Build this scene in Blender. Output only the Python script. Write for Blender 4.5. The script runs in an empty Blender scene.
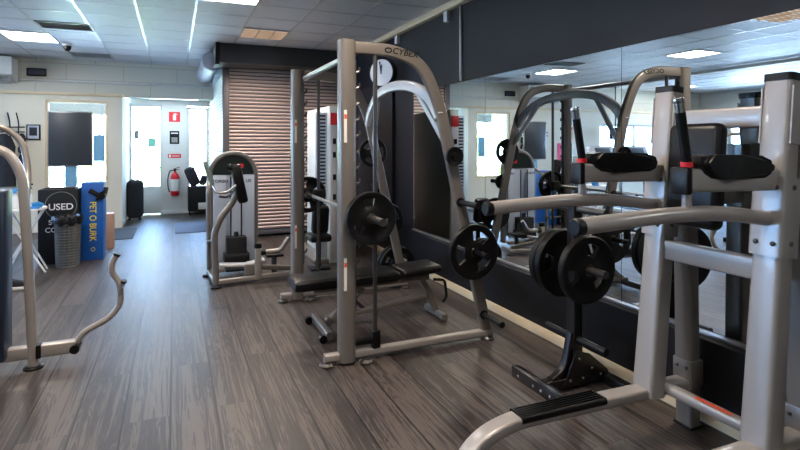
import bpy, bmesh, math, random
from mathutils import Vector, Matrix
random.seed(4)
PI = math.pi
SC = bpy.context.scene
COL = SC.collection

# ------------------------------------------------------------------ camera
cam_d = bpy.data.cameras.new('camera'); cam = bpy.data.objects.new('camera', cam_d); COL.objects.link(cam)
cam_d.sensor_width = 36.0; cam_d.lens = 525 / 800 * 36; cam_d.shift_y = (144 - 225) / 800
cam_d.clip_start = 0.05; cam_d.clip_end = 200
YAW = math.atan(226 / 525)
cam.location = (0, 0, 1.5); cam.rotation_euler = (PI / 2, 0, -YAW)
SC.camera = cam
# ------------------------------------------------------------------ world, exposure
w = bpy.data.worlds.new('world'); SC.world = w; w.use_nodes = True
bg = w.node_tree.nodes['Background']; bg.inputs[0].default_value = (0.32, 0.58, 1.0, 1); bg.inputs[1].default_value = 22.0
SC.cycles.caustics_reflective = False; SC.cycles.caustics_refractive = False
SC.view_settings.view_transform = 'Standard'; SC.view_settings.look = 'None'
SC.view_settings.gamma = 1; SC.view_settings.use_curve_mapping = False
SC.view_settings.exposure = 0.42
LAMP_WHITE = 28.0
LAMP_WARM = 0.75
LAMP_SPOT = 36.0
sun_d = bpy.data.lights.new('sun', 'SUN'); sun_d.energy = 110; sun_d.color = (1, .96, .9); sun_d.angle = .01
sun = bpy.data.objects.new('sun', sun_d); COL.objects.link(sun); sun.location = (5, -5, 12)
sun.rotation_euler = Vector((-.45, .55, -.9)).to_track_quat('-Z', 'Y').to_euler()
def portal(x, y, z, sx, sz, rot):
    l = bpy.data.lights.new('daylight_portal', 'AREA'); l.shape = 'RECTANGLE'; l.size = sx; l.size_y = sz
    l.cycles.is_portal = True
    o = bpy.data.objects.new('daylight_portal', l); COL.objects.link(o); o.location = (x, y, z); o.rotation_euler = rot
portal(-1.54, 10.78, 1.5, .9, 1.56, (-PI / 2, 0, 0))
portal(-.55, 12.42, 1.35, .6, 1.9, (-PI / 2, 0, 0))
portal(.48, 12.42, 1.3, .46, 1.9, (-PI / 2, 0, 0))
portal(-6.8, 10.78, 1.5, 3.8, 1.0, (-PI / 2, 0, 0))
portal(-9.12, 7.5, 1.6, 5.0, 1.6, (PI / 2, 0, -PI / 2))

# ------------------------------------------------------------------ materials
def s2l(c):
    return tuple(((v / 255) / 12.92 if v / 255 <= .04045 else ((v / 255 + .055) / 1.055) ** 2.4) for v in c)
def mat(name, rgb, rough=.5, metal=0.0, spec=.5, noise=0.0, nscale=40, bump=0.0, coat=0.0, lin=False):
    m = bpy.data.materials.new(name); m.use_nodes = True
    nt = m.node_tree; b = nt.nodes['Principled BSDF']
    col = rgb if lin else s2l(rgb)
    b.inputs['Base Color'].default_value = (*col, 1); b.inputs['Roughness'].default_value = rough
    b.inputs['Metallic'].default_value = metal; b.inputs['Specular IOR Level'].default_value = spec
    b.inputs['Coat Weight'].default_value = coat
    tc = nt.nodes.new('ShaderNodeTexCoord'); n = nt.nodes.new('ShaderNodeTexNoise')
    n.inputs['Scale'].default_value = nscale; n.inputs['Detail'].default_value = 4
    nt.links.new(tc.outputs['Object'], n.inputs['Vector'])
    mix = nt.nodes.new('ShaderNodeMix'); mix.data_type = 'RGBA'; mix.blend_type = 'MULTIPLY'
    mix.inputs[6].default_value = (*col, 1)
    k = nt.nodes.new('ShaderNodeMapRange'); k.inputs[3].default_value = 1 - noise; k.inputs[4].default_value = 1 + noise
    nt.links.new(n.outputs['Fac'], k.inputs[0]); mix.inputs[0].default_value = 1
    nt.links.new(k.outputs[0], mix.inputs[7]); nt.links.new(mix.outputs[2], b.inputs['Base Color'])
    if bump:
        bp = nt.nodes.new('ShaderNodeBump'); bp.inputs['Strength'].default_value = bump; bp.inputs['Distance'].default_value = .003
        nt.links.new(n.outputs['Fac'], bp.inputs['Height']); nt.links.new(bp.outputs[0], b.inputs['Normal'])
    return m
def emit(name, rgb, strength):
    m = bpy.data.materials.new(name); m.use_nodes = True; b = m.node_tree.nodes['Principled BSDF']
    b.inputs['Base Color'].default_value = (.8, .8, .8, 1)
    b.inputs['Emission Color'].default_value = (*rgb, 1); b.inputs['Emission Strength'].default_value = strength
    return m
M = {}
M['frame'] = mat('champagne_grey_powder_coat', (156, 151, 147), .34, .25, noise=.04, nscale=300, coat=.25)
M['frame_d'] = mat('silver_powder_coat', (122, 117, 112), .34, .35, noise=.05, nscale=300, coat=.2)
M['frame_w'] = mat('pale_silver_powder_coat', (192, 192, 196), .36, .2, noise=.04, nscale=300, coat=.2)
M['chrome'] = mat('chrome', (200, 200, 200), .15, 1)
M['steel'] = mat('dark_steel', (92, 90, 89), .32, .8)
M['steel_l'] = mat('bright_steel', (170, 170, 170), .3, .6)
M['rubber'] = mat('black_rubber', (10, 10, 11), .42, spec=.25, noise=.15, nscale=60)
M['vinyl'] = mat('black_vinyl', (11, 11, 12), .36, spec=.28, noise=.1, nscale=200, bump=.15)
M['plastic'] = mat('black_plastic', (12, 12, 14), .38, spec=.3)
M['black_paint'] = mat('black_enamel', (24, 22, 24), .28, noise=.1)
M['weights'] = mat('black_weight_iron', (20, 20, 24), .5)
M['shroud'] = mat('pale_blue_grey_shroud', (186, 194, 208), .35, .1)
M['shroud_top'] = mat('dark_green_shroud', (24, 34, 33), .4, spec=.3)
M['wall_dark'] = mat('navy_wall_paint', (20, 23, 31), .6, spec=.3, noise=.06, nscale=6)
M['wall_low'] = mat('black_wall_paint', (19, 18, 20), .6, spec=.25, noise=.1, nscale=8)
M['wall_white'] = mat('white_wall_paint', (215, 217, 212), .7, noise=.03, nscale=3)
M['wall_cream'] = mat('cream_wall_paint', (228, 220, 200), .7, noise=.03, nscale=3)
M['trim_cream'] = mat('cream_trim_paint', (228, 208, 172), .5, noise=.04, nscale=20)
M['trim_white'] = mat('white_trim_paint', (225, 224, 218), .45)
M['alu'] = mat('aluminium', (175, 175, 175), .3, .8)
M['louvre'] = mat('tan_louvre', (215, 195, 175), .5)
M['tower'] = mat('grey_green_shroud', (205, 210, 203), .45)
M['grid'] = mat('white_metal_grid', (205, 208, 212), .35, .55)
M['slat'] = mat('greige_shutter_slat', (214, 194, 188), .42, .1, noise=.03)
M['slat_w'] = mat('pale_shutter_slat', (190, 200, 205), .42, .15, noise=.03)
M['guide'] = mat('grey_shutter_rail', (92, 90, 95), .4, .2)
M['housing'] = mat('dark_grey_shutter_housing', (44, 48, 54), .45)
M['red'] = mat('red_sign', (214, 42, 52), .45)
M['redp'] = mat('red_plastic', (215, 34, 44), .3)
M['orange'] = mat('orange_label', (220, 92, 50), .5)
M['white'] = mat('white_plastic', (235, 235, 235), .4)
M['paper'] = mat('white_paper', (225, 225, 220), .8)
M['blue'] = mat('blue_bin_board', (22, 92, 178), .4, noise=.05)
M['yellow'] = mat('yellow_print', (250, 225, 60), .5)
M['black'] = mat('black_board', (15, 17, 22), .45, spec=.3, noise=.1)
M['screen'] = mat('grey_screen', (66, 70, 76), .32)
M['ltblue'] = mat('light_blue_panel', (120, 175, 205), .4)
M['navy'] = mat('navy_shroud', (32, 44, 66), .35)
M['wood'] = mat('light_wood', (196, 150, 118), .5, noise=.15, nscale=12)
M['bag'] = mat('black_plastic_bag', (20, 20, 22), .25, noise=.2, bump=.8, nscale=30)
M['wire'] = mat('grey_wire', (125, 128, 130), .35, .7)
M['pink'] = mat('pink_poster', (228, 84, 130), .6, noise=.25, nscale=9)
M['mint'] = mat('mint_sticker', (120, 205, 180), .6)
M['greys'] = mat('grey_sticker', (110, 125, 125), .6)
M['mat_g'] = mat('grey_blue_mat', (84, 94, 116), .8, noise=.1)
M['mat_d'] = mat('dark_mat', (44, 48, 52), .8, noise=.15)
M['lamp'] = emit('white_lamp', (1.0, .98, .97), LAMP_WHITE)
M['fill_cool'] = emit('cool_fill', (.78, .88, 1.0), 9)  # glow of the added lobby fill panel
M['lamp_warm'] = emit('warm_lamp', (1.0, .82, .66), LAMP_WARM)
M['leaf'] = mat('hedge_leaves', (120, 165, 70), .7, noise=.5, nscale=14)
M['pave'] = mat('pavement', (205, 205, 200), .8, noise=.1)
M['awning'] = mat('dark_green_awning', (3, 16, 14), .6)
M['facade'] = mat('pale_facade', (200, 200, 195), .8, noise=.05)
M['knit'] = mat('dark_cloth', (40, 42, 48), .9, noise=.5, nscale=18)
M['bluel'] = mat('blue_plastic', (60, 150, 220), .35)
M['seal'] = mat('red_collar', (205, 40, 50), .35)

def mirror_mat():
    m = bpy.data.materials.new('mirror_glass'); m.use_nodes = True; nt = m.node_tree; b = nt.nodes['Principled BSDF']
    b.inputs['Base Color'].default_value = (.80, .845, .84, 1); b.inputs['Metallic'].default_value = 1; b.inputs['Roughness'].default_value = 0
    return m
M['mirror'] = mirror_mat()
def glass_mat():
    m = bpy.data.materials.new('window_glass'); m.use_nodes = True; nt = m.node_tree; nt.nodes.clear()
    o = nt.nodes.new('ShaderNodeOutputMaterial'); mx = nt.nodes.new('ShaderNodeMixShader'); t = nt.nodes.new('ShaderNodeBsdfTransparent')
    g = nt.nodes.new('ShaderNodeBsdfGlossy'); g.inputs['Roughness'].default_value = .02; f = nt.nodes.new('ShaderNodeFresnel')
    f.inputs[0].default_value = 1.3; t.inputs[0].default_value = (.96, .97, .98, 1)
    nt.links.new(f.outputs[0], mx.inputs[0]); nt.links.new(t.outputs[0], mx.inputs[1]); nt.links.new(g.outputs[0], mx.inputs[2])
    nt.links.new(mx.outputs[0], o.inputs[0]); return m
M['glass'] = glass_mat()

def floor_mat():
    m = bpy.data.materials.new('wood_plank_vinyl'); m.use_nodes = True; nt = m.node_tree; L = nt.links.new; N = nt.nodes.new
    b = nt.nodes['Principled BSDF']; tc = N('ShaderNodeTexCoord'); sp = N('ShaderNodeSeparateXYZ'); L(tc.outputs['Object'], sp.inputs[0])
    ax = N('ShaderNodeMath'); ax.operation = 'ADD'; ax.inputs[1].default_value = -.126 + .238 * 60; L(sp.outputs[0], ax.inputs[0])
    ay = N('ShaderNodeMath'); ay.operation = 'ADD'; ay.inputs[1].default_value = 30.0; L(sp.outputs[1], ay.inputs[0])
    cb = N('ShaderNodeCombineXYZ'); L(ay.outputs[0], cb.inputs[0]); L(ax.outputs[0], cb.inputs[1])
    br = N('ShaderNodeTexBrick'); L(cb.outputs[0], br.inputs['Vector']); br.offset = .37; br.offset_frequency = 2
    br.inputs['Scale'].default_value = 1; br.inputs['Brick Width'].default_value = 1.85; br.inputs['Row Height'].default_value = .238
    br.inputs['Mortar Size'].default_value = .0009; br.inputs['Mortar Smooth'].default_value = .3; br.inputs['Bias'].default_value = -.1
    br.inputs['Color1'].default_value = (0, 0, 0, 1); br.inputs['Color2'].default_value = (1, 1, 1, 1); br.inputs['Mortar'].default_value = (.5, .5, .5, 1)
    # grain, shifted per plank
    sh = N('ShaderNodeVectorMath'); sh.operation = 'MULTIPLY_ADD'; L(br.outputs['Color'], sh.inputs[0]); sh.inputs[1].default_value = (7, 3, 5)
    L(tc.outputs['Object'], sh.inputs[2])
    mp = N('ShaderNodeMapping'); mp.inputs['Scale'].default_value = (8, .55, 1); L(sh.outputs[0], mp.inputs[0])
    n1 = N('ShaderNodeTexNoise'); n1.inputs['Scale'].default_value = 1.0; n1.inputs['Detail'].default_value = 5; n1.inputs['Distortion'].default_value = 1.2; L(mp.outputs[0], n1.inputs['Vector'])
    # cathedral rings from the noise field
    mu = N('ShaderNodeMath'); mu.operation = 'MULTIPLY'; mu.inputs[1].default_value = 85; L(n1.outputs['Fac'], mu.inputs[0])
    si = N('ShaderNodeMath'); si.operation = 'SINE'; L(mu.outputs[0], si.inputs[0])
    mp2 = N('ShaderNodeMapping'); mp2.inputs['Scale'].default_value = (70, 1.6, 1); L(sh.outputs[0], mp2.inputs[0])
    n2 = N('ShaderNodeTexNoise'); n2.inputs['Scale'].default_value = 1.0; n2.inputs['Detail'].default_value = 3; L(mp2.outputs[0], n2.inputs['Vector'])
    a1 = N('ShaderNodeMath'); a1.operation = 'MULTIPLY_ADD'; L(si.outputs[0], a1.inputs[0]); a1.inputs[1].default_value = .07; L(n2.outputs['Fac'], a1.inputs[2])
    a2 = N('ShaderNodeMath'); a2.operation = 'MULTIPLY_ADD'; L(n1.outputs['Fac'], a2.inputs[0]); a2.inputs[1].default_value = .7; L(a1.outputs[0], a2.inputs[2])
    a3 = N('ShaderNodeMath'); a3.operation = 'MULTIPLY_ADD'; L(br.outputs['Color'], a3.inputs[0]); a3.inputs[1].default_value = .16; L(a2.outputs[0], a3.inputs[2])
    cr = N('ShaderNodeValToRGB'); L(a3.outputs[0], cr.inputs[0])
    e = cr.color_ramp.elements; e[0].position = .55; e[0].color = (*s2l((34, 29, 27)), 1); e[1].position = 1.25; e[1].color = (*s2l((84, 76, 72)), 1)
    e.new(.88).color = (*s2l((52, 46, 44)), 1)
    mx = N('ShaderNodeMix'); mx.data_type = 'RGBA'; L(br.outputs['Fac'], mx.inputs[0]); L(cr.outputs[0], mx.inputs[6]); mx.inputs[7].default_value = (.008, .008, .009, 1)
    # long dark seams between the rows
    dv = N('ShaderNodeMath'); dv.operation = 'DIVIDE'; dv.inputs[1].default_value = .238; L(ax.outputs[0], dv.inputs[0])
    pp = N('ShaderNodeMath'); pp.operation = 'PINGPONG'; pp.inputs[1].default_value = .5; L(dv.outputs[0], pp.inputs[0])
    lt = N('ShaderNodeMapRange'); lt.inputs[1].default_value = .016; lt.inputs[2].default_value = .030; lt.inputs[3].default_value = .05; lt.inputs[4].default_value = 1; L(pp.outputs[0], lt.inputs[0])
    sm_ = N('ShaderNodeMix'); sm_.data_type = 'RGBA'; sm_.blend_type = 'MULTIPLY'; sm_.inputs[0].default_value = 1
    L(mx.outputs[2], sm_.inputs[6]); L(lt.outputs[0], sm_.inputs[7]); L(sm_.outputs[2], b.inputs['Base Color'])
    r = N('ShaderNodeMapRange'); r.inputs[3].default_value = .34; r.inputs[4].default_value = .56; L(n2.outputs['Fac'], r.inputs[0]); L(r.outputs[0], b.inputs['Roughness'])
    bp = N('ShaderNodeBump'); bp.inputs['Strength'].default_value = .25; bp.inputs['Distance'].default_value = .002
    L(a1.outputs[0], bp.inputs['Height']); L(bp.outputs[0], b.inputs['Normal'])
    return m
M['floor'] = floor_mat()
def ceil_mat():
    m = mat('mineral_fibre_ceiling_tile', (226, 229, 234), .5, spec=.8, noise=.08, nscale=220, bump=.08)
    return m
M['ceil'] = ceil_mat()
def block_mat():
    m = bpy.data.materials.new('painted_block_wall'); m.use_nodes = True; nt = m.node_tree; L = nt.links.new; N = nt.nodes.new
    b = nt.nodes['Principled BSDF']; tc = N('ShaderNodeTexCoord'); sp = N('ShaderNodeSeparateXYZ'); L(tc.outputs['Object'], sp.inputs[0])
    cb = N('ShaderNodeCombineXYZ'); ad = N('ShaderNodeMath'); ad.inputs[1].default_value = 30; L(sp.outputs[0], ad.inputs[0])
    L(ad.outputs[0], cb.inputs[0]); L(sp.outputs[2], cb.inputs[1])
    br = N('ShaderNodeTexBrick'); L(cb.outputs[0], br.inputs['Vector']); br.inputs['Scale'].default_value = 1; br.inputs['Brick Width'].default_value = .9; br.inputs['Row Height'].default_value = .28
    br.inputs['Mortar Size'].default_value = .006
    c = s2l((222, 220, 206)); br.inputs['Color1'].default_value = (*c, 1); br.inputs['Color2'].default_value = (*[x * .96 for x in c], 1); br.inputs['Mortar'].default_value = (*[x * .72 for x in c], 1)
    L(br.outputs['Color'], b.inputs['Base Color']); b.inputs['Roughness'].default_value = .7
    return m
M['block'] = block_mat()

# ------------------------------------------------------------------ mesh builder
def rrect(w, h, r=None, n=3):
    r = min(w, h) * .25 if r is None else r
    pts = []
    for cx, cy, a0 in ((w/2-r, h/2-r, 0), (-w/2+r, h/2-r, PI/2), (-w/2+r, -h/2+r, PI), (w/2-r, -h/2+r, 1.5*PI)):
        for i in range(n + 1):
            a = a0 + PI/2 * i / n; pts.append((cx + r*math.cos(a), cy + r*math.sin(a)))
    return pts
def circ(r, n=14):
    return [(r*math.cos(2*PI*i/n), r*math.sin(2*PI*i/n)) for i in range(n)]
def fillet(pts, r, n=6):
    P = [Vector(p) for p in pts]; out = [P[0]]
    for i in range(1, len(P)-1):
        a, b, c = P[i-1], P[i], P[i+1]
        rr = min(r, (a-b).length*.49, (c-b).length*.49)
        s = b + (a-b).normalized()*rr; e = b + (c-b).normalized()*rr
        for k in range(n+1):
            t = k/n; out.append(s*(1-t)**2 + b*2*t*(1-t) + e*t*t)
    out.append(P[-1]); return out
class MB:
    def __init__(s): s.bm = bmesh.new(); s.mats = []
    def _tail(s, n0, rot, c):
        pass
    def box(s, c, size, bev=0.0, rot=None, seg=2):
        t = bmesh.new(); bmesh.ops.create_cube(t, size=1)
        for v in t.verts: v.co = Vector((v.co.x*size[0], v.co.y*size[1], v.co.z*size[2]))
        if bev: bmesh.ops.bevel(t, geom=list(t.edges), offset=bev, segments=seg, affect='EDGES', profile=.5)
        mt = Matrix.Translation(Vector(c)) @ (rot.to_4x4() if rot else Matrix.Identity(4))
        t.transform(mt); s._merge(t); return s
    def bb(s, lo, hi, bev=0.0):
        lo = Vector(lo); hi = Vector(hi); return s.box((lo+hi)/2, hi-lo, bev)
    def _merge(s, t):
        me = bpy.data.meshes.new('t'); t.to_mesh(me); t.free(); s.bm.from_mesh(me); bpy.data.meshes.remove(me)
    def sweep(s, pts, sec, up=(0, 1, 0), cap=True, closed=False):
        P = [Vector(p) for p in pts]; up = Vector(up).normalized(); rings = []; n = len(P)
        scale = sec if callable(sec) else None
        for i, p in enumerate(P):
            if closed: t = (P[(i+1) % n] - P[i-1]).normalized()
            elif i == 0: t = (P[1]-P[0]).normalized()
            elif i == n-1: t = (P[-1]-P[-2]).normalized()
            else: t = ((P[i+1]-P[i]).normalized() + (P[i]-P[i-1]).normalized()).normalized()
            u = (up - t*up.dot(t))
            if u.length < 1e-3: u = t.orthogonal()
            u.normalize(); side = t.cross(u).normalized(); k = 1.0
            if not closed and 0 < i < n-1:
                ca = (P[i+1]-P[i]).normalized().dot((P[i]-P[i-1]).normalized()); k = 1/max(.5, math.sqrt((1+ca)/2))
            S = scale(i/(n-1)) if scale else sec
            rings.append([s.bm.verts.new(p + side*a*k + u*b) for a, b in S])
        m = len(rings[0])
        rr = range(n) if closed else range(n-1)
        for i in rr:
            A, B = rings[i], rings[(i+1) % n]
            for j in range(m):
                s.bm.faces.new((A[j], A[(j+1) % m], B[(j+1) % m], B[j]))
        if cap and not closed:
            s.bm.faces.new(list(reversed(rings[0]))); s.bm.faces.new(rings[-1])
        return s
    def tube(s, pts, r, n=14, up=(0, 1, 0), **k):
        return s.sweep(pts, circ(r, n), up, **k)
    def cyl(s, a, b, r, n=18, r2=None):
        a = Vector(a); b = Vector(b); up = (b-a).orthogonal()
        r2 = r if r2 is None else r2
        return s.sweep([a, b], lambda t: circ(r + (r2-r)*t, n), up)
    def lathe(s, prof, o, axis=(0, 0, 1), n=24):
        o = Vector(o); ax = Vector(axis).normalized(); u = ax.orthogonal().normalized(); v = ax.cross(u)
        rings = []
        for r, h in prof:
            rings.append([s.bm.verts.new(o + ax*h + (u*math.cos(2*PI*i/n) + v*math.sin(2*PI*i/n))*max(r, 1e-4)) for i in range(n)])
        for A, B in zip(rings, rings[1:]):
            for j in range(n): s.bm.faces.new((A[j], A[(j+1) % n], B[(j+1) % n], B[j]))
        s.bm.faces.new(list(reversed(rings[0]))); s.bm.faces.new(rings[-1]); return s
    def prism(s, poly, o, ex, ey, ez, th):
        """poly in plane (ex,ey) from o, extruded th along ez (centred)"""
        o = Vector(o); ex = Vector(ex); ey = Vector(ey); ez = Vector(ez).normalized()
        A = [s.bm.verts.new(o + ex*a + ey*b - ez*th/2) for a, b in poly]; B = [s.bm.verts.new(o + ex*a + ey*b + ez*th/2) for a, b in poly]
        n = len(poly)
        for j in range(n): s.bm.faces.new((A[j], A[(j+1) % n], B[(j+1) % n], B[j]))
        s.bm.faces.new(list(reversed(A))); s.bm.faces.new(B); return s
    def plate(s, o, axis, R, t, holes=3, phase=.3, hf=.5):
        """rubber weight plate with grip openings"""
        o = Vector(o); ax = Vector(axis).normalized(); u = Vector((0, 0, 1)); u = (u - ax*u.dot(ax)).normalized(); v = ax.cross(u)
        rad = [.027, .30*R+.006, .42*R, .76*R, .86*R, .97*R, R]
        th = [t/2*1.0, t/2*1.0, t/2*.62, t/2*.62, t/2*.98, t/2, t/2*.7]
        n = 48
        def ring(sg):
            return [[s.bm.verts.new(o + (u*math.cos(2*PI*i/n+phase) + v*math.sin(2*PI*i/n+phase))*r + ax*sg*h) for i in range(n)] for r, h in zip(rad, th)]
        F, B = ring(1), ring(-1)
        def hole(k, i):
            if not holes or k != 2: return False
            per = n//holes; return (i % per) < per*hf
        for k in range(len(rad)-1):
            for i in range(n):
                j = (i+1) % n
                if hole(k, i): continue
                s.bm.faces.new((F[k][i], F[k+1][i], F[k+1][j], F[k][j])); s.bm.faces.new((B[k][i], B[k][j], B[k+1][j], B[k+1][i]))
        for i in range(n):
            j = (i+1) % n
            s.bm.faces.new((F[-1][i], B[-1][i], B[-1][j], F[-1][j])); s.bm.faces.new((F[0][i], F[0][j], B[0][j], B[0][i]))
            if hole(2, i):
                s.bm.faces.new((F[2][i], F[2][j], B[2][j], B[2][i])); s.bm.faces.new((F[3][j], F[3][i], B[3][i], B[3][j]))
                if not hole(2, (i-1) % n): s.bm.faces.new((F[2][i], B[2][i], B[3][i], F[3][i]))
                if not hole(2, j): s.bm.faces.new((F[2][j], F[3][j], B[3][j], B[2][j]))
        return s
    def build(s, name, m, parent=None, label=None, smooth=True):
        bmesh.ops.recalc_face_normals(s.bm, faces=s.bm.faces)
        if parent is None:
            xs = [v.co.x for v in s.bm.verts]; ys = [v.co.y for v in s.bm.verts]; zs = [v.co.z for v in s.bm.verts]
            org = Vector(((min(xs)+max(xs))/2, (min(ys)+max(ys))/2, min(zs)))
        else:
            org = world_org(parent)
        for v in s.bm.verts: v.co -= org
        me = bpy.data.meshes.new(name); s.bm.to_mesh(me); s.bm.free()
        me.materials.append(m)
        if smooth:
            me.shade_smooth(); me.set_sharp_from_angle(angle=math.radians(38))
        o = bpy.data.objects.new(name, me); COL.objects.link(o)
        if parent is None: o.location = org
        else: o.parent = parent
        if label: o['label'] = label
        return o
ORG = {}
def world_org(p):
    o = Vector((0, 0, 0))
    while p is not None: o += Vector(p.location); p = p.parent
    return o
def thing(name, loc, label, cat, group=None):
    o = bpy.data.objects.new(name, None); COL.objects.link(o); o.location = loc; o.empty_display_size = .1
    o['label'] = label; o['category'] = cat
    if group: o['group'] = group
    return o
def tag(o, label, cat, group=None, kind=None):
    o['label'] = label; o['category'] = cat
    if group: o['group'] = group
    if kind: o['kind'] = kind
    return o
def struct(o):
    o['kind'] = 'structure'; return o
def copy_thing(o, loc, label, group=None):
    c = o.copy(); COL.objects.link(c); c.location = loc; c['label'] = label
    if group: c['group'] = group
    for ch in [x for x in SC.objects if x.parent == o]:
        k = ch.copy(); COL.objects.link(k); k.parent = c
        for g in [x for x in SC.objects if x.parent == ch]:
            q = g.copy(); COL.objects.link(q); q.parent = k
    return c
def text(name, body, size, loc, rot, m, parent, bold=.0, ext=.002, align='CENTER', shear=0, sx=1.0):
    cu = bpy.data.curves.new(name, 'FONT'); cu.body = body; cu.size = size; cu.extrude = ext; cu.offset = bold
    cu.align_x = align; cu.align_y = 'CENTER'; cu.shear = shear; cu.materials.append(m)
    tmp = bpy.data.objects.new(name, cu); COL.objects.link(tmp); bpy.context.view_layer.update()
    me = bpy.data.meshes.new_from_object(tmp.evaluated_get(bpy.context.evaluated_depsgraph_get())); bpy.data.objects.remove(tmp)
    me.name = name; me.materials.clear(); me.materials.append(m)
    o = bpy.data.objects.new(name, me); COL.objects.link(o); o.parent = parent
    o.location = Vector(loc) - world_org(parent); o.rotation_euler = rot; o.scale = (sx, 1, 1)
    return o
def rot(ax, deg): return Matrix.Rotation(math.radians(deg), 3, ax)

# ================================================================== SETTING
WX = 2.725   # right wall face (mirrors, navy paint)
LX = 2.640   # face of the low plinth wall below the mirrors
CZ = 3.0
struct(MB().bb((-9.2, -4, -.1), (WX, 12.5, 0)).build('floor', M['floor'], smooth=False))
struct(MB().bb((-9.2, -4, CZ), (WX+.2, 12.5, CZ+.1)).build('ceiling', M['ceil'], smooth=False))
# visible T-bars of the suspended ceiling
g = MB()
x = .22 + .6*3
xs = [.22 + .6*k for k in range(-15, 4)]
for x in xs: g.bb((x-.014, -4, CZ-.006), (x+.014, 10.85, CZ))
y = 6.98 - .6*18
while y < 10.8:
    g.bb((-9.1, y-.008, CZ-.004), (WX, y+.008, CZ)); y += .6
struct(g.build('ceiling_grid', M['grid'], smooth=False))
# right wall: navy above the mirrors, black below
struct(MB().bb((WX, -4, .44), (WX+.2, 12.5, CZ)).build('wall_right', M['wall_dark'], smooth=False))
struct(MB().bb((LX, -4, 0), (WX+.2, 12.5, .44)).build('wall_right_lower', M['wall_low'], smooth=False))
struct(MB().bb((-9.2, -4.2, 0), (WX+.2, -4, CZ)).build('wall_back', M['wall_white'], smooth=False))
struct(MB().bb((LX-.02, -4, 0), (LX, 8.6, .075), .004).build('baseboard_right', M['trim_cream']))
struct(MB().bb((WX-.07, -4, 2.93), (WX, 8.1, 3.0), .006).build('trim_1', M['trim_cream']))
struct(MB().bb((WX-.028, -1.0, .4405), (WX-.0075, 5.90, .456), .002).build('trim_2', M['alu']))
# left wall with a long window
wl = MB()
wl.bb((-9.2, -4, 0), (-9.0, 12.5, .8)); wl.bb((-9.2, -4, 2.4), (-9.0, 12.5, CZ)); wl.bb((-9.2, -4, .8), (-9.0, 5.0, 2.4)); wl.bb((-9.2, 10.0, .8), (-9.0, 12.5, 2.4))
struct(wl.build('wall_left', M['wall_white'], smooth=False))
def window(name, lo, hi, axis, bars=(), m='trim_white', fw=.05):
    """frame + glass; axis 'y': plane normal along Y, 'x': along X"""
    f = MB(); lo = Vector(lo); hi = Vector(hi); mid = (lo+hi)/2; a = 0 if axis == 'y' else 1
    def seg(p0, p1, z0, z1):
        l = lo.copy(); h = hi.copy(); l[a] = p0; h[a] = p1; l.z = z0; h.z = z1; f.bb(l, h, .004)
    seg(lo[a], hi[a], lo.z, lo.z+fw); seg(lo[a], hi[a], hi.z-fw, hi.z)
    seg(lo[a], lo[a]+fw, lo.z+fw, hi.z-fw); seg(hi[a]-fw, hi[a], lo.z+fw, hi.z-fw)
    for b in bars: seg(b-fw*.4, b+fw*.4, lo.z+fw, hi.z-fw)
    fo = struct(f.build(name, M[m]))
    l = lo.copy(); h = hi.copy(); l[a] += fw; h[a] -= fw; l.z += fw; h.z -= fw; o = 1-a; l[o] = mid[o]-.004; h[o] = mid[o]+.004
    gl = MB().bb(l, h).build('window_pane', M['glass'], fo, smooth=False)
    return fo
window('window_1', (-9.15, 5.0, .8), (-9.05, 10.0, 2.4), 'x', (6.6, 8.3))
# far wall: partition face at Y 10.6 (left), bulkhead above, entrance wall at Y 12.3
p = MB()
p.bb((-9.0, 10.6, 0), (-8.75, 10.8, 2.36)); p.bb((-8.75, 10.6, 0), (-4.85, 10.8, .98)); p.bb((-8.75, 10.6, 2.02), (-4.85, 10.8, 2.36))
p.bb((-4.85, 10.6, 0), (-2.02, 10.8, 2.36)); p.bb((-2.02, 10.6, 0), (-1.07, 10.8, .70)); p.bb((-2.02, 10.6, 2.26), (-1.07, 10.8, 2.36)); p.bb((-1.07, 10.6, 0), (-.855, 10.8, 2.36))
struct(p.build('wall_partition', M['wall_cream'], smooth=False))
struct(MB().bb((-9.0, 10.56, 2.34), (-.835, 10.84, 2.385), .005).build('trim_3', M['trim_cream']))
struct(MB().bb((-.875, 10.8, 0), (-.855, 12.3, 2.36)).build('wall_vestibule', M['wall_white'], smooth=False))
struct(MB().bb((-9.0, 10.86, 2.385), (.7, 11.0, 3.0)).bb((-9.0, 10.80, 2.36), (.7, 11.0, 2.52)).build('wall_bulkhead', M['block'], smooth=False))
struct(MB().bb((-.875, 11.0, 2.45), (.7, 12.3, 2.55)).build('ceiling_vestibule', M['wall_white'], smooth=False))
window('window_2', (-8.75, 10.66, .98), (-4.85, 10.74, 2.02), 'y', (-7.45, -6.15))
window('window_3', (-2.02, 10.62, .70), (-1.07, 10.72, 2.26), 'y', m='trim_cream', fw=.045)
window('window_4', (.26, 12.34, .30), (.70, 12.42, 2.30), 'y')
d = MB()
d.bb((-.875, 12.3, 2.33), (.7, 12.5, 2.55)); d.bb((-.24, 12.3, 0), (.26, 12.5, 2.33)); d.bb((.26, 12.3, 0), (.7, 12.5, .30)); d.bb((-.9, 12.3, 0), (-.84, 12.5, 2.33))
d.bb((.7, 12.3, 0), (WX, 12.5, 3.0)); 
struct(d.build('wall_far', M['wall_white'], smooth=False))
struct(MB().bb((-.26, 12.285, 0), (.7, 12.3, .08), .003).build('baseboard_far', M['trim_white']))
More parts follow.
